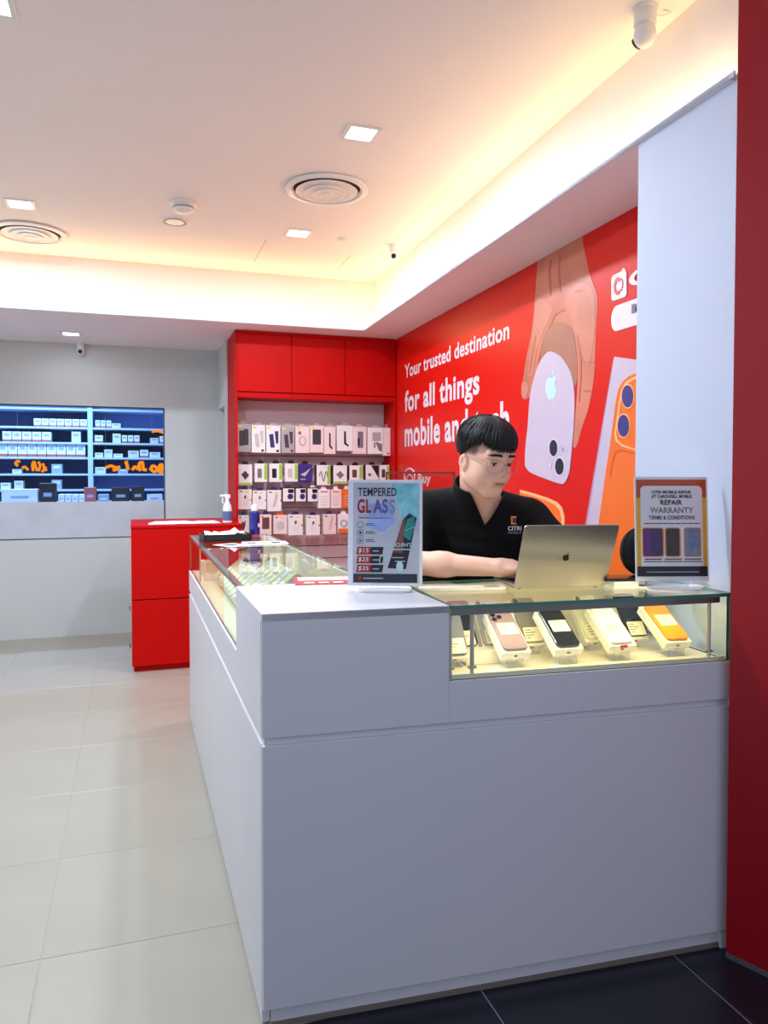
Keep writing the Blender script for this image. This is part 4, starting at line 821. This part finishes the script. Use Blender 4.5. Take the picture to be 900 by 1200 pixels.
for i, (x, c, w_) in enumerate(((-.058, (70, 40, 96), .058), (.002, (52, 48, 44), .04), (.062, (120, 138, 170), .044))):
    on('printed_phone_rim', rrect(w_ + .008, .088, .007, 3, x, .116), mat('orange_rim%d' % i, (236, 140, 30), .3), fr2, 4); on('printed_phone', rrect(w_, .082, .006, 3, x, .116), mat('phone_print%d' % i, c, .25, noise=.3, nscale=30), fr2, 5)
    bar(x - .026, x + .026, .064, .003, inkblk, fr2, 5); bar(x - .028, x + .028, .057, .0025, inkblk, fr2, 5)
on('printed_purple', [(-.084, .078), (-.064, .078), (-.064, .154), (-.084, .154)], mat('purple_print', (104, 40, 130), .3), fr2, 6)
B().box(-ww / 2, ww / 2, -.0056, -.0046, 0, wh).obj('cover_sheet', glass('film_sleeve', (.98, .98, .98), 1.3, .03), fr2)
B().box(-.12, .11, .03, .075, 0, .006).obj('base_plate', wplast, s2, bevel=.002)

# laptop
hl, hr = at_z(602, 691, ZT), at_z(709, 688.5, ZT); hv = hr - hl; lw = hv.length; la = atan2(hv.y, hv.x)
silver = mat('silver_shell', (176, 172, 168), .34, metal=.85)
lt = thing('laptop', 'open silver laptop on the glass counter in front of the person', 'laptop', (hl + hv / 2) + Vector((0, 0, .0006)), la)
B().prism(rrect(lw, .212, .010, 4, 0, .108), .003, .013).obj('base', silver, lt, bevel=.0015, segs=1)
B().prism(rrect(lw * .86, .10, .003, 2, 0, .085), .013, .0136).obj('keyboard', black, lt); B().prism(rrect(.11, .066, .003, 2, 0, .172), .013, .0134).obj('trackpad', alu, lt)
for x in (-lw * .42, lw * .42): B().lathe([(.006, 0), (.006, .003), (0, .003)], 10, (x, .02, 0)).obj('foot', black, lt); B().lathe([(.006, 0), (.006, .003), (0, .003)], 10, (x, .19, 0)).obj('foot', black, lt)
LA = (radians(26), 0, 0)
lid = B().plate(rrect(lw, .214, .010, 4, 0, .108), 0, .005).obj('lid', silver, lt, (0, -.002, .004), LA, bevel=.001, segs=1)
B().plate(rrect(lw * .95, .195, .006, 3, 0, .111), .005, .0056).obj('screen', black, lid)
a_, l_ = fruit(0, .106, .0135); flat('emblem', a_, black, lid, -.0006, .0006); flat('emblem_leaf', l_, black, lid, -.0006, .0006)
B().tube([(-lw * .4, .004, .012), (lw * .4, .004, .012)], .005, 10).obj('hinge', black, lt)
# slim white tablet, papers and phones behind the laptop, black pouch
p = at_z(545, 692, ZT); o = thing('white_tablet', 'slim white tablet lying on the glass in front of the forearm', 'tablet', (p.x, p.y + .02, ZT + .0006), radians(-12)); B().prism(rrect(.26, .06, .012, 4), 0, .008).obj('body', mat('tablet_white', (236, 232, 214), .25), o, bevel=.002); B().prism(rrect(.05, .03, .008, 3, .09, 0), .008, .0086).obj('end_cap', alu, o)
p = at_z(739, 692, ZT); o = thing('white_box', 'flat white box beside the laptop under the dark phones', 'box', (p.x, p.y + .05, ZT + .0006), radians(-6)); B().box(-.032, .05, -.02, .07, 0, .022).obj('body', paper, o, bevel=.001); B().box(-.033, .051, -.021, .071, .012, .013).obj('lid_line', cream, o)
pX = o.location.copy(); o = thing('dark_phone', 'dark phone lying on the flat white box behind the warranty sign', 'phone', (pX.x + .03, pX.y + .015, ZT + .0222), radians(-16)); B().prism(rrect(.15, .074, .01, 3), 0, .009).obj('body', black, o, bevel=.001); B().prism(rrect(.14, .066, .008, 3), .009, .0094).obj('screen', lens_m, o)
p = at_d(747, 646, 2.36); o = thing('black_pouch', 'round fuzzy black pouch behind the warranty sign', 'pouch', (p.x, p.y, ZT + .033), radians(10))
rb = B(); rb.ball((0, 0, .072), (.062, .045, .072), 24, 16); pm = rb.obj('body', blackmatte, o, smooth=True); B().tube([(.0625 * cos(t), 0, .072 + .0725 * sin(t)) for t in [2 * pi * i / 24 for i in range(24)]], .0022, 6, closed=True).obj('seam', blackmatte, o)
# clear framed screen standing behind the counter
pA, pB_ = at_d(452, 560, 3.5), at_d(533, 553, 3.5); cxy = (pA + pB_) / 2; w_ = (pB_ - pA).length / 2
frm = mat('brown_frame', (120, 62, 50), .4); o = thing('clear_screen', 'clear brown-framed screen standing behind the price sign', 'screen', (cxy.x, cxy.y, 0), SF)
ht = pB_.z; B().box(-w_, -w_ + .008, -.006, .006, .03, ht).obj('frame_post', frm, o); B().box(w_ - .008, w_, -.006, .006, .03, ht).obj('frame_post', frm, o); B().box(-w_, w_, -.006, .006, ht - .008, ht).obj('frame_rail', frm, o); B().box(-w_, w_, -.006, .006, .5, .508).obj('frame_rail', frm, o)
B().box(-w_ + .008, w_ - .008, -.002, .002, .508, ht - .008).obj('sheet', glass('tinted_sheet', (.90, .84, .82), 1.3), o); B().box(-w_, -w_ + .03, -.15, .15, 0, .03).obj('foot', frm, o); B().box(w_ - .03, w_, -.15, .15, 0, .03).obj('foot', frm, o)

# ------------------------------------------------------------------ the person
import openvdb
PD = 2.58; PL = .36
person = thing('person', 'person in a black polo shirt and clear glasses leaning over the laptop', 'person', f0 * PD + r0 * PL, SF)
# local axes: x to the photo's right, y away from the camera, z up
def Rx(a): return np.array(Matrix.Rotation(radians(a), 3, 'X'))
def Ry(a): return np.array(Matrix.Rotation(radians(a), 3, 'Y'))
def Rz(a): return np.array(Matrix.Rotation(radians(a), 3, 'Z'))
class SDF:
    def __init__(s, lo, hi, v):
        s.lo = np.array(lo, float); s.v = v; s.n = np.ceil((np.array(hi, float) - s.lo) / v).astype(int) + 1
        s.F = np.full(s.n, .05, np.float32)
    def grid(s, lo, hi):
        a = np.clip(np.floor((np.array(lo) - s.lo) / s.v).astype(int), 0, s.n); b = np.clip(np.ceil((np.array(hi) - s.lo) / s.v).astype(int) + 1, 0, s.n)
        if (b <= a).any(): return None
        ax = [(s.lo[i] + s.v * np.arange(a[i], b[i])).astype(np.float32) for i in range(3)]
        return tuple(slice(a[i], b[i]) for i in range(3)), np.meshgrid(*ax, indexing='ij', sparse=True)
    def put(s, fn, lo, hi, k=.01, op='add'):
        pad = k + .03; g = s.grid(np.array(lo) - pad, np.array(hi) + pad)
        if g is None: return
        sl, (X, Y, Z) = g; d = fn(X, Y, Z); A = s.F[sl]
        if op == 'add': h = np.maximum(k - np.abs(A - d), 0) / k; s.F[sl] = np.minimum(A, d) - h * h * k / 4
        else: e = -d; h = np.maximum(k - np.abs(A - e), 0) / k; s.F[sl] = np.maximum(A, e) + h * h * k / 4
    def ell(s, c, r, R=None, k=.01, op='add'):
        c = np.array(c, float); r = np.array(r, float); R = np.eye(3) if R is None else R; m = np.array([max(r)] * 3)
        def fn(X, Y, Z):
            x, y, z = X - c[0], Y - c[1], Z - c[2]
            q = [R[0, i] * x + R[1, i] * y + R[2, i] * z for i in range(3)]
            k0 = np.sqrt((q[0] / r[0]) ** 2 + (q[1] / r[1]) ** 2 + (q[2] / r[2]) ** 2)
            k1 = np.sqrt((q[0] / r[0] ** 2) ** 2 + (q[1] / r[1] ** 2) ** 2 + (q[2] / r[2] ** 2) ** 2) + 1e-9
            return k0 * (k0 - 1) / k1
        s.put(fn, c - m, c + m, k, op)
    def cap(s, a, b, ra, rb, k=.01, op='add'):
        a = np.array(a, float); b = np.array(b, float); ab = b - a; L = ab @ ab
        def fn(X, Y, Z):
            t = np.clip(((X - a[0]) * ab[0] + (Y - a[1]) * ab[1] + (Z - a[2]) * ab[2]) / L, 0, 1)
            return np.sqrt((X - a[0] - t * ab[0]) ** 2 + (Y - a[1] - t * ab[1]) ** 2 + (Z - a[2] - t * ab[2]) ** 2) - (ra + (rb - ra) * t)
        m = max(ra, rb); s.put(fn, np.minimum(a, b) - m, np.maximum(a, b) + m, k, op)
    def mesh(s, name, m, smooth=1):
        g = openvdb.FloatGrid(.02); g.copyFromArray(np.clip(s.F, -.02, .02)); g.gridClass = openvdb.GridClass.LEVEL_SET
        pts, quads = g.convertToQuads(0.0); pts = pts * s.v + s.lo
        me = bpy.data.meshes.new(name); me.from_pydata(pts.tolist(), [], quads[:, ::-1].tolist()); me.materials.append(m)
        bm = bmesh.new(); bm.from_mesh(me)
        for _ in range(smooth): bmesh.ops.smooth_vert(bm, verts=bm.verts, factor=.4, use_axis_x=True, use_axis_y=True, use_axis_z=True)
        bmesh.ops.recalc_face_normals(bm, faces=bm.faces); bm.to_mesh(me); bm.free()
        me.polygons.foreach_set('use_smooth', [True] * len(me.polygons)); return me
skin = mat('skin', (245, 198, 178), .48, spec=.35, sub=.12)
nt = skin.node_tree; at_ = nt.nodes.new('ShaderNodeVertexColor'); at_.layer_name = 'tone'; nt.links.new(at_.outputs[0], nt.nodes['Principled BSDF'].inputs['Base Color'])
shirtm = mat('black_knit', (5, 5, 6), .85, spec=.25, bump=.25, bscale=500); hairm = mat('black_hair', (8, 7, 8), .5, spec=.4); lipm = S(214, 128, 118)
HR = Ry(2) @ Rz(32) @ Rx(13); HC = np.array((-.012, .012, 1.462)); HS = 1.0
def H(p): return HC + HR @ (np.array(p, float) * HS)
body = SDF((-.42, -.44, .96), (.42, .34, 1.60), .0026)
E = lambda c, r, R=None, k=.012, op='add': body.ell(H(c), np.array(r) * HS, HR if R is None else HR @ R, k, op)
K = lambda a, b, ra, rb, k=.012, op='add': body.cap(H(a), H(b), ra * HS, rb * HS, k, op)
# torso under the shirt, neck
body.ell((-.01, .17, 1.12), (.20, .11, .20), k=.03); body.cap((-.21, .16, 1.25), (.16, .16, 1.225), .062, .060, .04)
nb0 = np.array((-.02, .125, 1.285))
body.cap(nb0, H((0, .03, -.05)), .066, .060, .03); body.cap(nb0 + (0, .02, .02), (-.14, .16, 1.27), .045, .04, .04); body.cap(nb0 + (0, .02, .02), (.12, .16, 1.265), .045, .04, .04)
# head
E((0, .018, .045), (.077, .094, .082), k=.02); E((0, -.028, -.015), (.071, .066, .078), k=.03); E((0, -.035, -.062), (.062, .052, .052), k=.03)
E((.040, -.050, -.045), (.030, .034, .036), k=.02); E((-.040, -.050, -.045), (.030, .034, .036), k=.02)
E((0, -.070, -.101), (.022, .020, .016), k=.025); K((-.05, .0, -.07), (-.015, -.06, -.105), .022, .02, .03); K((.05, .0, -.07), (.015, -.06, -.105), .022, .02, .03)
E((0, -.078, .032), (.058, .022, .030), k=.025)                                                    # forehead
for s_ in (-1, 1):
    K((s_ * .012, -.092, .018), (s_ * .046, -.081, .020), .007, .006, .014)                        # brow ridge
    E((s_ * .032, -.104, -.002), (.019, .012, .0115), k=.014, op='sub')                            # socket
    E((s_ * .032, -.0765, -.001), (.0165, .0155, .0145), k=.006)                                  # closed lid volume
    E((s_ * .034, -.0935, -.0035), (.0135, .0065, .0016), Ry(s_ * -4), k=.002, op='sub')           # lid opening
    E((s_ * .078, .012, -.022), (.010, .019, .028), Rz(s_ * -22) @ Rx(-8), k=.006); E((s_ * .088, .007, -.018), (.007, .010, .016), Rz(s_ * -22), k=.004, op='sub'); E((s_ * .078, .006, -.045), (.007, .009, .009), k=.005)
    E((s_ * .0135, -.093, -.038), (.0085, .0095, .0075), k=.006)                                  # nostril wings
    E((s_ * .006, -.0975, -.0458), (.0035, .004, .003), k=.003, op='sub')
K((0, -.087, .006), (0, -.098, -.032), .0075, .0098, .012); E((0, -.101, -.036), (.0115, .0085, .0085), k=.008)
E((0, -.085, -.066), (.034, .016, .018), k=.018)
E((0, -.0980, -.0650), (.023, .0040, .0030), k=.005); E((0, -.0978, -.0724), (.019, .0046, .0036), k=.005); E((0, -.1035, -.0686), (.027, .0050, .0012), k=.002, op='sub')
E((0, -.097, -.085), (.016, .005, .005), k=.008, op='sub')
# arms
RW, RE = np.array((.012, -.205, 1.107)), np.array((-.30, -.045, 1.106))
LWr, LE = np.array((.215, -.165, 1.113)), np.array((.275, .0, 1.112))
body.cap((-.235, .16, 1.24), RE, .056, .046, .02); body.cap(RE, RE * .55 + RW * .45, .041, .040, .015); body.cap(RE * .6 + RW * .4, RW, .039, .027, .02)
body.cap((.18, .16, 1.215), LE, .056, .046, .02); body.cap(LE, LE * .55 + LWr * .45, .045, .041, .015); body.cap(LE * .6 + LWr * .4, LWr, .041, .028, .02)
def hand(wr_, a, th):
    a = np.array((*a, 0.)); a /= np.linalg.norm(a); t = np.array((*th, 0.)); t -= a * (a @ t); t /= np.linalg.norm(t); u = np.array((0, 0, 1.))
    P = lambda f, l, z: wr_ + a * f + t * l + u * z
    body.cap(P(0, 0, 0), P(.03, 0, .002), .028, .027, .015)
    R_ = np.stack([a, t, u], 1); body.ell(P(.055, -.002, .0), (.052, .040, .018), R_, .012); body.ell(P(.03, .025, -.004), (.034, .018, .016), R_, .012)
    for l, f, ln, dr in ((.028, .092, .066, .010), (.009, .098, .074, .008), (-.011, .095, .069, .010), (-.030, .086, .054, .014)):
        p0, p1, p2, p3 = P(f - .02, l * .95, .003), P(f + ln * .34, l * 1.05, .004), P(f + ln * .70, l * 1.08, -.006), P(f + ln * .92, l * 1.08, -.018 - dr * .2)
        body.cap(p0, p1, .0098, .0090, .005); body.cap(p1, p2, .0088, .0082, .004); body.cap(p2, p3, .0082, .0072, .003)
    t0, t1, t2 = P(.022, .030, -.004), P(.055, .052, -.010), P(.086, .056, -.018); body.cap(t0, t1, .0135, .0105, .008); body.cap(t1, t2, .0105, .0088, .004)
hand(RW, (.90, -.34), (.34, .90)); hand(LWr, (-.62, -.78), (-.78, .62))
me = body.mesh('body', skin, 1)
co = np.zeros(len(me.vertices) * 3, np.float32); me.vertices.foreach_get('co', co); co = co.reshape(-1, 3)
hl_ = ((co - HC) @ HR) / HS                                                   # head-frame coordinates
tone = np.tile(np.array(S(245, 194, 168)), (len(co), 1))
def blend(mask, c): tone[:] = tone * (1 - mask[:, None]) + np.array(c) * mask[:, None]
lm = np.clip(1.3 - np.sqrt((hl_[:, 0] / .0255) ** 2 + ((hl_[:, 2] + .0688) / .0066) ** 2), 0, 1) * (hl_[:, 1] < -.08); blend(np.clip(lm * 2.5, 0, 1) * .6, lipm)
for s_ in (-1, 1):
    ck = np.exp(-(((hl_[:, 0] - s_ * .042) / .024) ** 2 + ((hl_[:, 2] + .035) / .02) ** 2)) * (hl_[:, 1] < -.03); blend(ck * .25, S(238, 164, 146))
blend(np.exp(-((hl_[:, 0] / .014) ** 2 + ((hl_[:, 2] + .036) / .012) ** 2)) * (hl_[:, 1] < -.08) * .25, S(234, 162, 146))
# short shaved hair at the temples and nape
sh_ = np.clip((hl_[:, 2] - .0) / .02, 0, 1) * np.clip((hl_[:, 1] + .045) / .015, 0, 1) * (co[:, 2] > 1.38); sh2 = np.clip((hl_[:, 1] - .035) / .02, 0, 1) * np.clip((hl_[:, 2] + .05) / .03, 0, 1) * (co[:, 2] > 1.36)
blend(np.maximum(sh_, sh2) * .75, S(40, 34, 32))
ca = me.color_attributes.new('tone', 'FLOAT_COLOR', 'POINT'); ca.data.foreach_set('color', np.concatenate([tone, np.ones((len(co), 1))], 1).astype(np.float32).ravel())
bo = link('body', me, person); bo['label'] = 'bare face, neck, forearms and hands'
def surf_y(x, z):       # front of the face at head-frame x, z
    msk = (np.abs(hl_[:, 0] - x) < .004) & (np.abs(hl_[:, 2] - z) < .004) & (hl_[:, 1] < -.02)
    return hl_[msk, 1].min() if msk.any() else -.085
# mouth line, eyes, lashes, brows
eyew = mat('eye_white', (226, 218, 212), .2); iris = mat('dark_iris', (26, 17, 14), .1); browm = mat('brow_hair', (24, 19, 18), .7)
def HV(p): return Vector(H(p))
B().tube([HV((x, surf_y(x, -.0688 + .0012 * cos(x * 130)) - .0004, -.0692 + .0016 * cos(x * 130))) for x in [-.024 + .048 * i / 14 for i in range(15)]], [.0003 + .0009 * sin(pi * i / 14) for i in range(15)], 6).obj('mouth_line', mat('lip_shadow', (150, 78, 74), .6), person, smooth=True)
for s_ in (-1, 1):
    ey = B().ball((0, 0, 0), .0118 * HS, 16, 10).obj('eye', eyew, person, HV((s_ * .033, -.0805, -.002)), smooth=True)
    gz = Vector(HR @ np.array((.12, -.93, -.34))).normalized(); B().tube([gz * .0107 * HS, gz * .0121 * HS], [.0062, .0052], 14).obj('iris', iris, ey)
    b = B(); b.tube([HV((s_ * (.033 + .0125 * cos(t) * 1.08), surf_y(s_ * (.033 + .012 * cos(t)), .003) - .0006, -.0035 + .0042 * sin(t))) for t in [radians(8 + 164 * i / 10) for i in range(11)]], [.0004 + .0009 * sin(pi * i / 10) for i in range(11)], 6); b.obj('upper_lash', browm, person, smooth=True)
    b = B()
    for i in range(26):
        q = i / 25; x = s_ * (.013 + .042 * q); z = .0260 + .0035 * sin(q * pi * .8) - .004 * q
        for dz_ in (-.0030, -.001, .001, .0030):
            if q > .8 and abs(dz_) > .002: continue
            y = surf_y(x, z + dz_) - .0008; x2 = x + s_ * .0065; z2 = z + dz_ + .0022 - .003 * q; b.tube([HV((x, y, z + dz_)), HV((x2, surf_y(x2, z2) - .0012, z2))], [.0009, .0004], 5)
    b.obj('eyebrow', browm, person)
# hair: cap volume plus combed locks
hs = SDF((-.17, -.17, 1.36), (.17, .2, 1.66), .0026)
HE = lambda c, r, R=None, k=.012, op='add': hs.ell(H(c), np.array(r) * HS, HR if R is None else HR @ R, k, op)
HE((0, .016, .060), (.087, .101, .080)); HE((0, .06, .035), (.074, .056, .072), k=.03)
def hairline(sy): return np.interp(sy, [-1, -.85, -.62, -.3, .02, .5, 1], [.038, .038, .058, .040, .014, -.004, -.015])
def below_line(X, Y, Z):
    x, y, z = X - HC[0], Y - HC[1], Z - HC[2]
    q = [(HR[0, i] * x + HR[1, i] * y + HR[2, i] * z) / HS for i in range(3)]
    return (q[2] - hairline((q[1] - .008) / np.sqrt(q[0] ** 2 + (q[1] - .008) ** 2 + 1e-6)) - .006).astype(np.float32)
hs.put(below_line, hs.lo + .05, hs.lo + hs.n * hs.v - .05, .006, 'sub')
hme = hs.mesh('hair', hairm, 2); hair = link('hair', hme, person); hair['label'] = 'black bowl-cut hair with a straight fringe'
b = B(); rnd = random.Random(5); crown = np.array((.0, .030, .150))
for i in range(900):
    az = rnd.uniform(-pi, pi); front = -sin(az) * 1.0
    sx, sy = cos(az), sin(az)
    zend = float(hairline(sy)) + (.006 * rnd.random() if sy < -.7 else 0)
    zend += rnd.uniform(-.005, .008)
    rA, rB_ = .0925 + rnd.uniform(-.003, .003), .1135 + rnd.uniform(-.003, .003); pts = []; st = rnd.uniform(0, .45)
    for q in range(7):
        t = st + (1 - st) * q / 6; zz_ = .146 + (zend - .146) * (t ** 1.35)
        u_ = (zz_ - .062) / .0850; rad = sqrt(max(0, 1 - min(1, max(-1, u_)) ** 2)) if zz_ > .062 else 1 - (.04 if sy < 0 else .16) * (.062 - zz_) / .05
        tw = az + .25 * (1 - t) * rnd.choice((1, .6))
        y_ = .008 + rB_ * rad * sin(tw); pts.append(HV((rA * rad * cos(tw), y_ - (.004 if sy < -.3 else 0), zz_)))
    b.tube(pts, [.0012, .0022, .0026, .0026, .0024, .0018, .0005], 5, flat=.6)
b.obj('hair_locks', hairm, hair, smooth=True)
# shirt
sh = SDF((-.44, -.14, .90), (.44, .40, 1.45), .0034)
sh.ell((-.01, .175, 1.13), (.232, .135, .205), k=.04); sh.ell((0, .18, .97), (.225, .16, .17), k=.05); sh.cap((-.215, .165, 1.248), (.160, .165, 1.222), .085, .082, .05)
sh.cap((-.02, .15, 1.30), (-.20, .165, 1.262), .070, .076, .04); sh.cap((-.02, .15, 1.295), (.15, .165, 1.238), .068, .074, .04)
sh.cap((-.228, .16, 1.245), RE * .80 + np.array((-.235, .16, 1.24)) * .20, .086, .072, .03); sh.cap((.172, .16, 1.222), LE * .80 + np.array((.18, .16, 1.215)) * .2, .082, .070, .03)
nk = H((0, .02, -.06)); sh.cap(nb0 + (0, .004, -.01), nb0 * .45 + nk * .55 + (0, .02, .0), .094, .088, .012)
sh.put(lambda X, Y, Z: np.maximum(np.maximum((1.378 - .36 * (X + .02) + .15 * (Y - .12) - Z) * .9, X - .095), -.115 - X), (-.14, 0, 1.33), (.14, .3, 1.44), .006, 'sub'); sh.cap(nb0 + (0, -.005, .0), nk + (0, .02, .03), .074, .078, .012, 'sub')
Vp = [np.array((-.085, 1.40)), np.array((-.004, 1.222)), np.array((.105, 1.385))]
def wedge(X, Y, Z):
    d = None
    for i in range(3):
        a, c = Vp[i], Vp[(i + 1) % 3]; e = c - a; n_ = np.array((e[1], -e[0])); n_ /= np.linalg.norm(n_)
        if n_ @ (Vp[(i + 2) % 3] - a) > 0: n_ = -n_
        q = n_[0] * (X - a[0]) + n_[1] * (Z - a[1]); d = q if d is None else np.maximum(d, q)
    return np.maximum(d, Y - .13)
sh.put(wedge, (-.1, -.14, 1.2), (.12, .14, 1.42), .006, 'sub')
rng = np.random.default_rng(2)
shme = sh.mesh('shirt', shirtm, 2); shc = np.zeros(len(shme.vertices) * 3, np.float32); shme.vertices.foreach_get('co', shc); shc = shc.reshape(-1, 3)
wr_f = .004 * np.sin(shc[:, 0] * 40 + shc[:, 2] * 60) * np.sin(shc[:, 2] * 35 - shc[:, 0] * 22) * np.clip((1.24 - shc[:, 2]) / .06, 0, 1); shc[:, 1] += wr_f; shme.vertices.foreach_set('co', shc.ravel())
shirt = link('shirt', shme, person); shirt['label'] = 'black short-sleeved polo shirt with open collar'
def shirt_y(x, z):
    m_ = (np.abs(shc[:, 0] - x) < .008) & (np.abs(shc[:, 2] - z) < .008); return shc[m_, 1].min() if m_.any() else .05
# chest emblem
sx, sz = .099, 1.230; sy = shirt_y(sx, sz) - .004
emb = link('chest_emblem', None, shirt, (sx, sy, sz), (radians(-4), 0, radians(16)))
oi = mat('orange_thread', (240, 150, 50), .6); bi = mat('blue_thread', (60, 80, 160), .6); wi_ = mat('white_thread', (236, 236, 240), .6)
flat('emblem_frame', [(-.012, -.003), (-.012, .026), (.008, .026), (.008, .020), (-.006, .020), (-.006, .003), (.008, .003), (.008, -.003)], oi, emb, 0, .002); flat('emblem_core', rrect(.009, .012, .003, 2, .002, .012), bi, emb, 0, .002)
lettering('CITRI', emb, wi_, -.026, .026, -.024, -.009, 0, .02); lettering('MOBILE', emb, greyplast, -.026, .026, -.036, -.0275, 0, 0)
# trousers and shoes (behind the counter)
tm_ = mat('dark_trousers', (24, 24, 28), .85)
tr_ = SDF((-.3, .0, .05), (.3, .42, 1.02), .007); tr_.ell((0, .20, .92), (.19, .14, .14), k=.04)
for s_ in (-1, 1): tr_.cap((s_ * .09, .2, .88), (s_ * .11, .19, .48), .095, .068, .04); tr_.cap((s_ * .11, .19, .48), (s_ * .115, .22, .09), .068, .055, .03)
link('trousers', tr_.mesh('trousers', tm_, 2), person)
for s_ in (-1, 1):
    B().ball((s_ * .12, .17, .045), (.05, .13, .045), 16, 10).box(s_ * .12 - .046, s_ * .12 + .046, .05, .29, 0, .02).obj('shoe', black, person, smooth=True)
# glasses
gl = thing('eyeglasses', 'thin clear-framed eyeglasses worn by the person', 'glasses', f0 * PD + r0 * PL, SF)
gf = mat('pale_metal_frame', (190, 164, 150), .25, metal=.5); lensg = glass('spectacle_lens', (.97, .97, .97), 1.2)
for s_ in (-1, 1):
    ring = []
    for i in range(32):
        t = 2 * pi * i / 32; ct, st_ = cos(t), sin(t); e_ = .78
        gx = s_ * .0365 + .0295 * (abs(ct) ** e_) * (1 if ct > 0 else -1); gz_ = -.009 + .0235 * (abs(st_) ** e_) * (1 if st_ > 0 else -1)
        ring.append(HV((gx, -.1115 + .016 * (abs(gx) / .066) ** 2, gz_)))
    B().tube(ring, .0009, 6, closed=True).obj('rim', gf, gl, smooth=True)
    c_ = sum(ring, Vector()) / 32; B().add([c_] + ring, [(0, 1 + i, 1 + (i + 1) % 32) for i in range(32)]).obj('lens', lensg, gl)
    B().tube([HV((s_ * .066, -.096, .002)), HV((s_ * .073, -.088, .004)), HV((s_ * .079, -.05, .004)), HV((s_ * .082, .002, .002)), HV((s_ * .081, .022, -.012))], .0012, 6).obj('temple', gf, gl, smooth=True)
B().tube([HV((-.0075, -.1112, -.002)), HV((0, -.1135, .002)), HV((.0075, -.1112, -.002))], .0011, 6).obj('bridge', gf, gl, smooth=True)
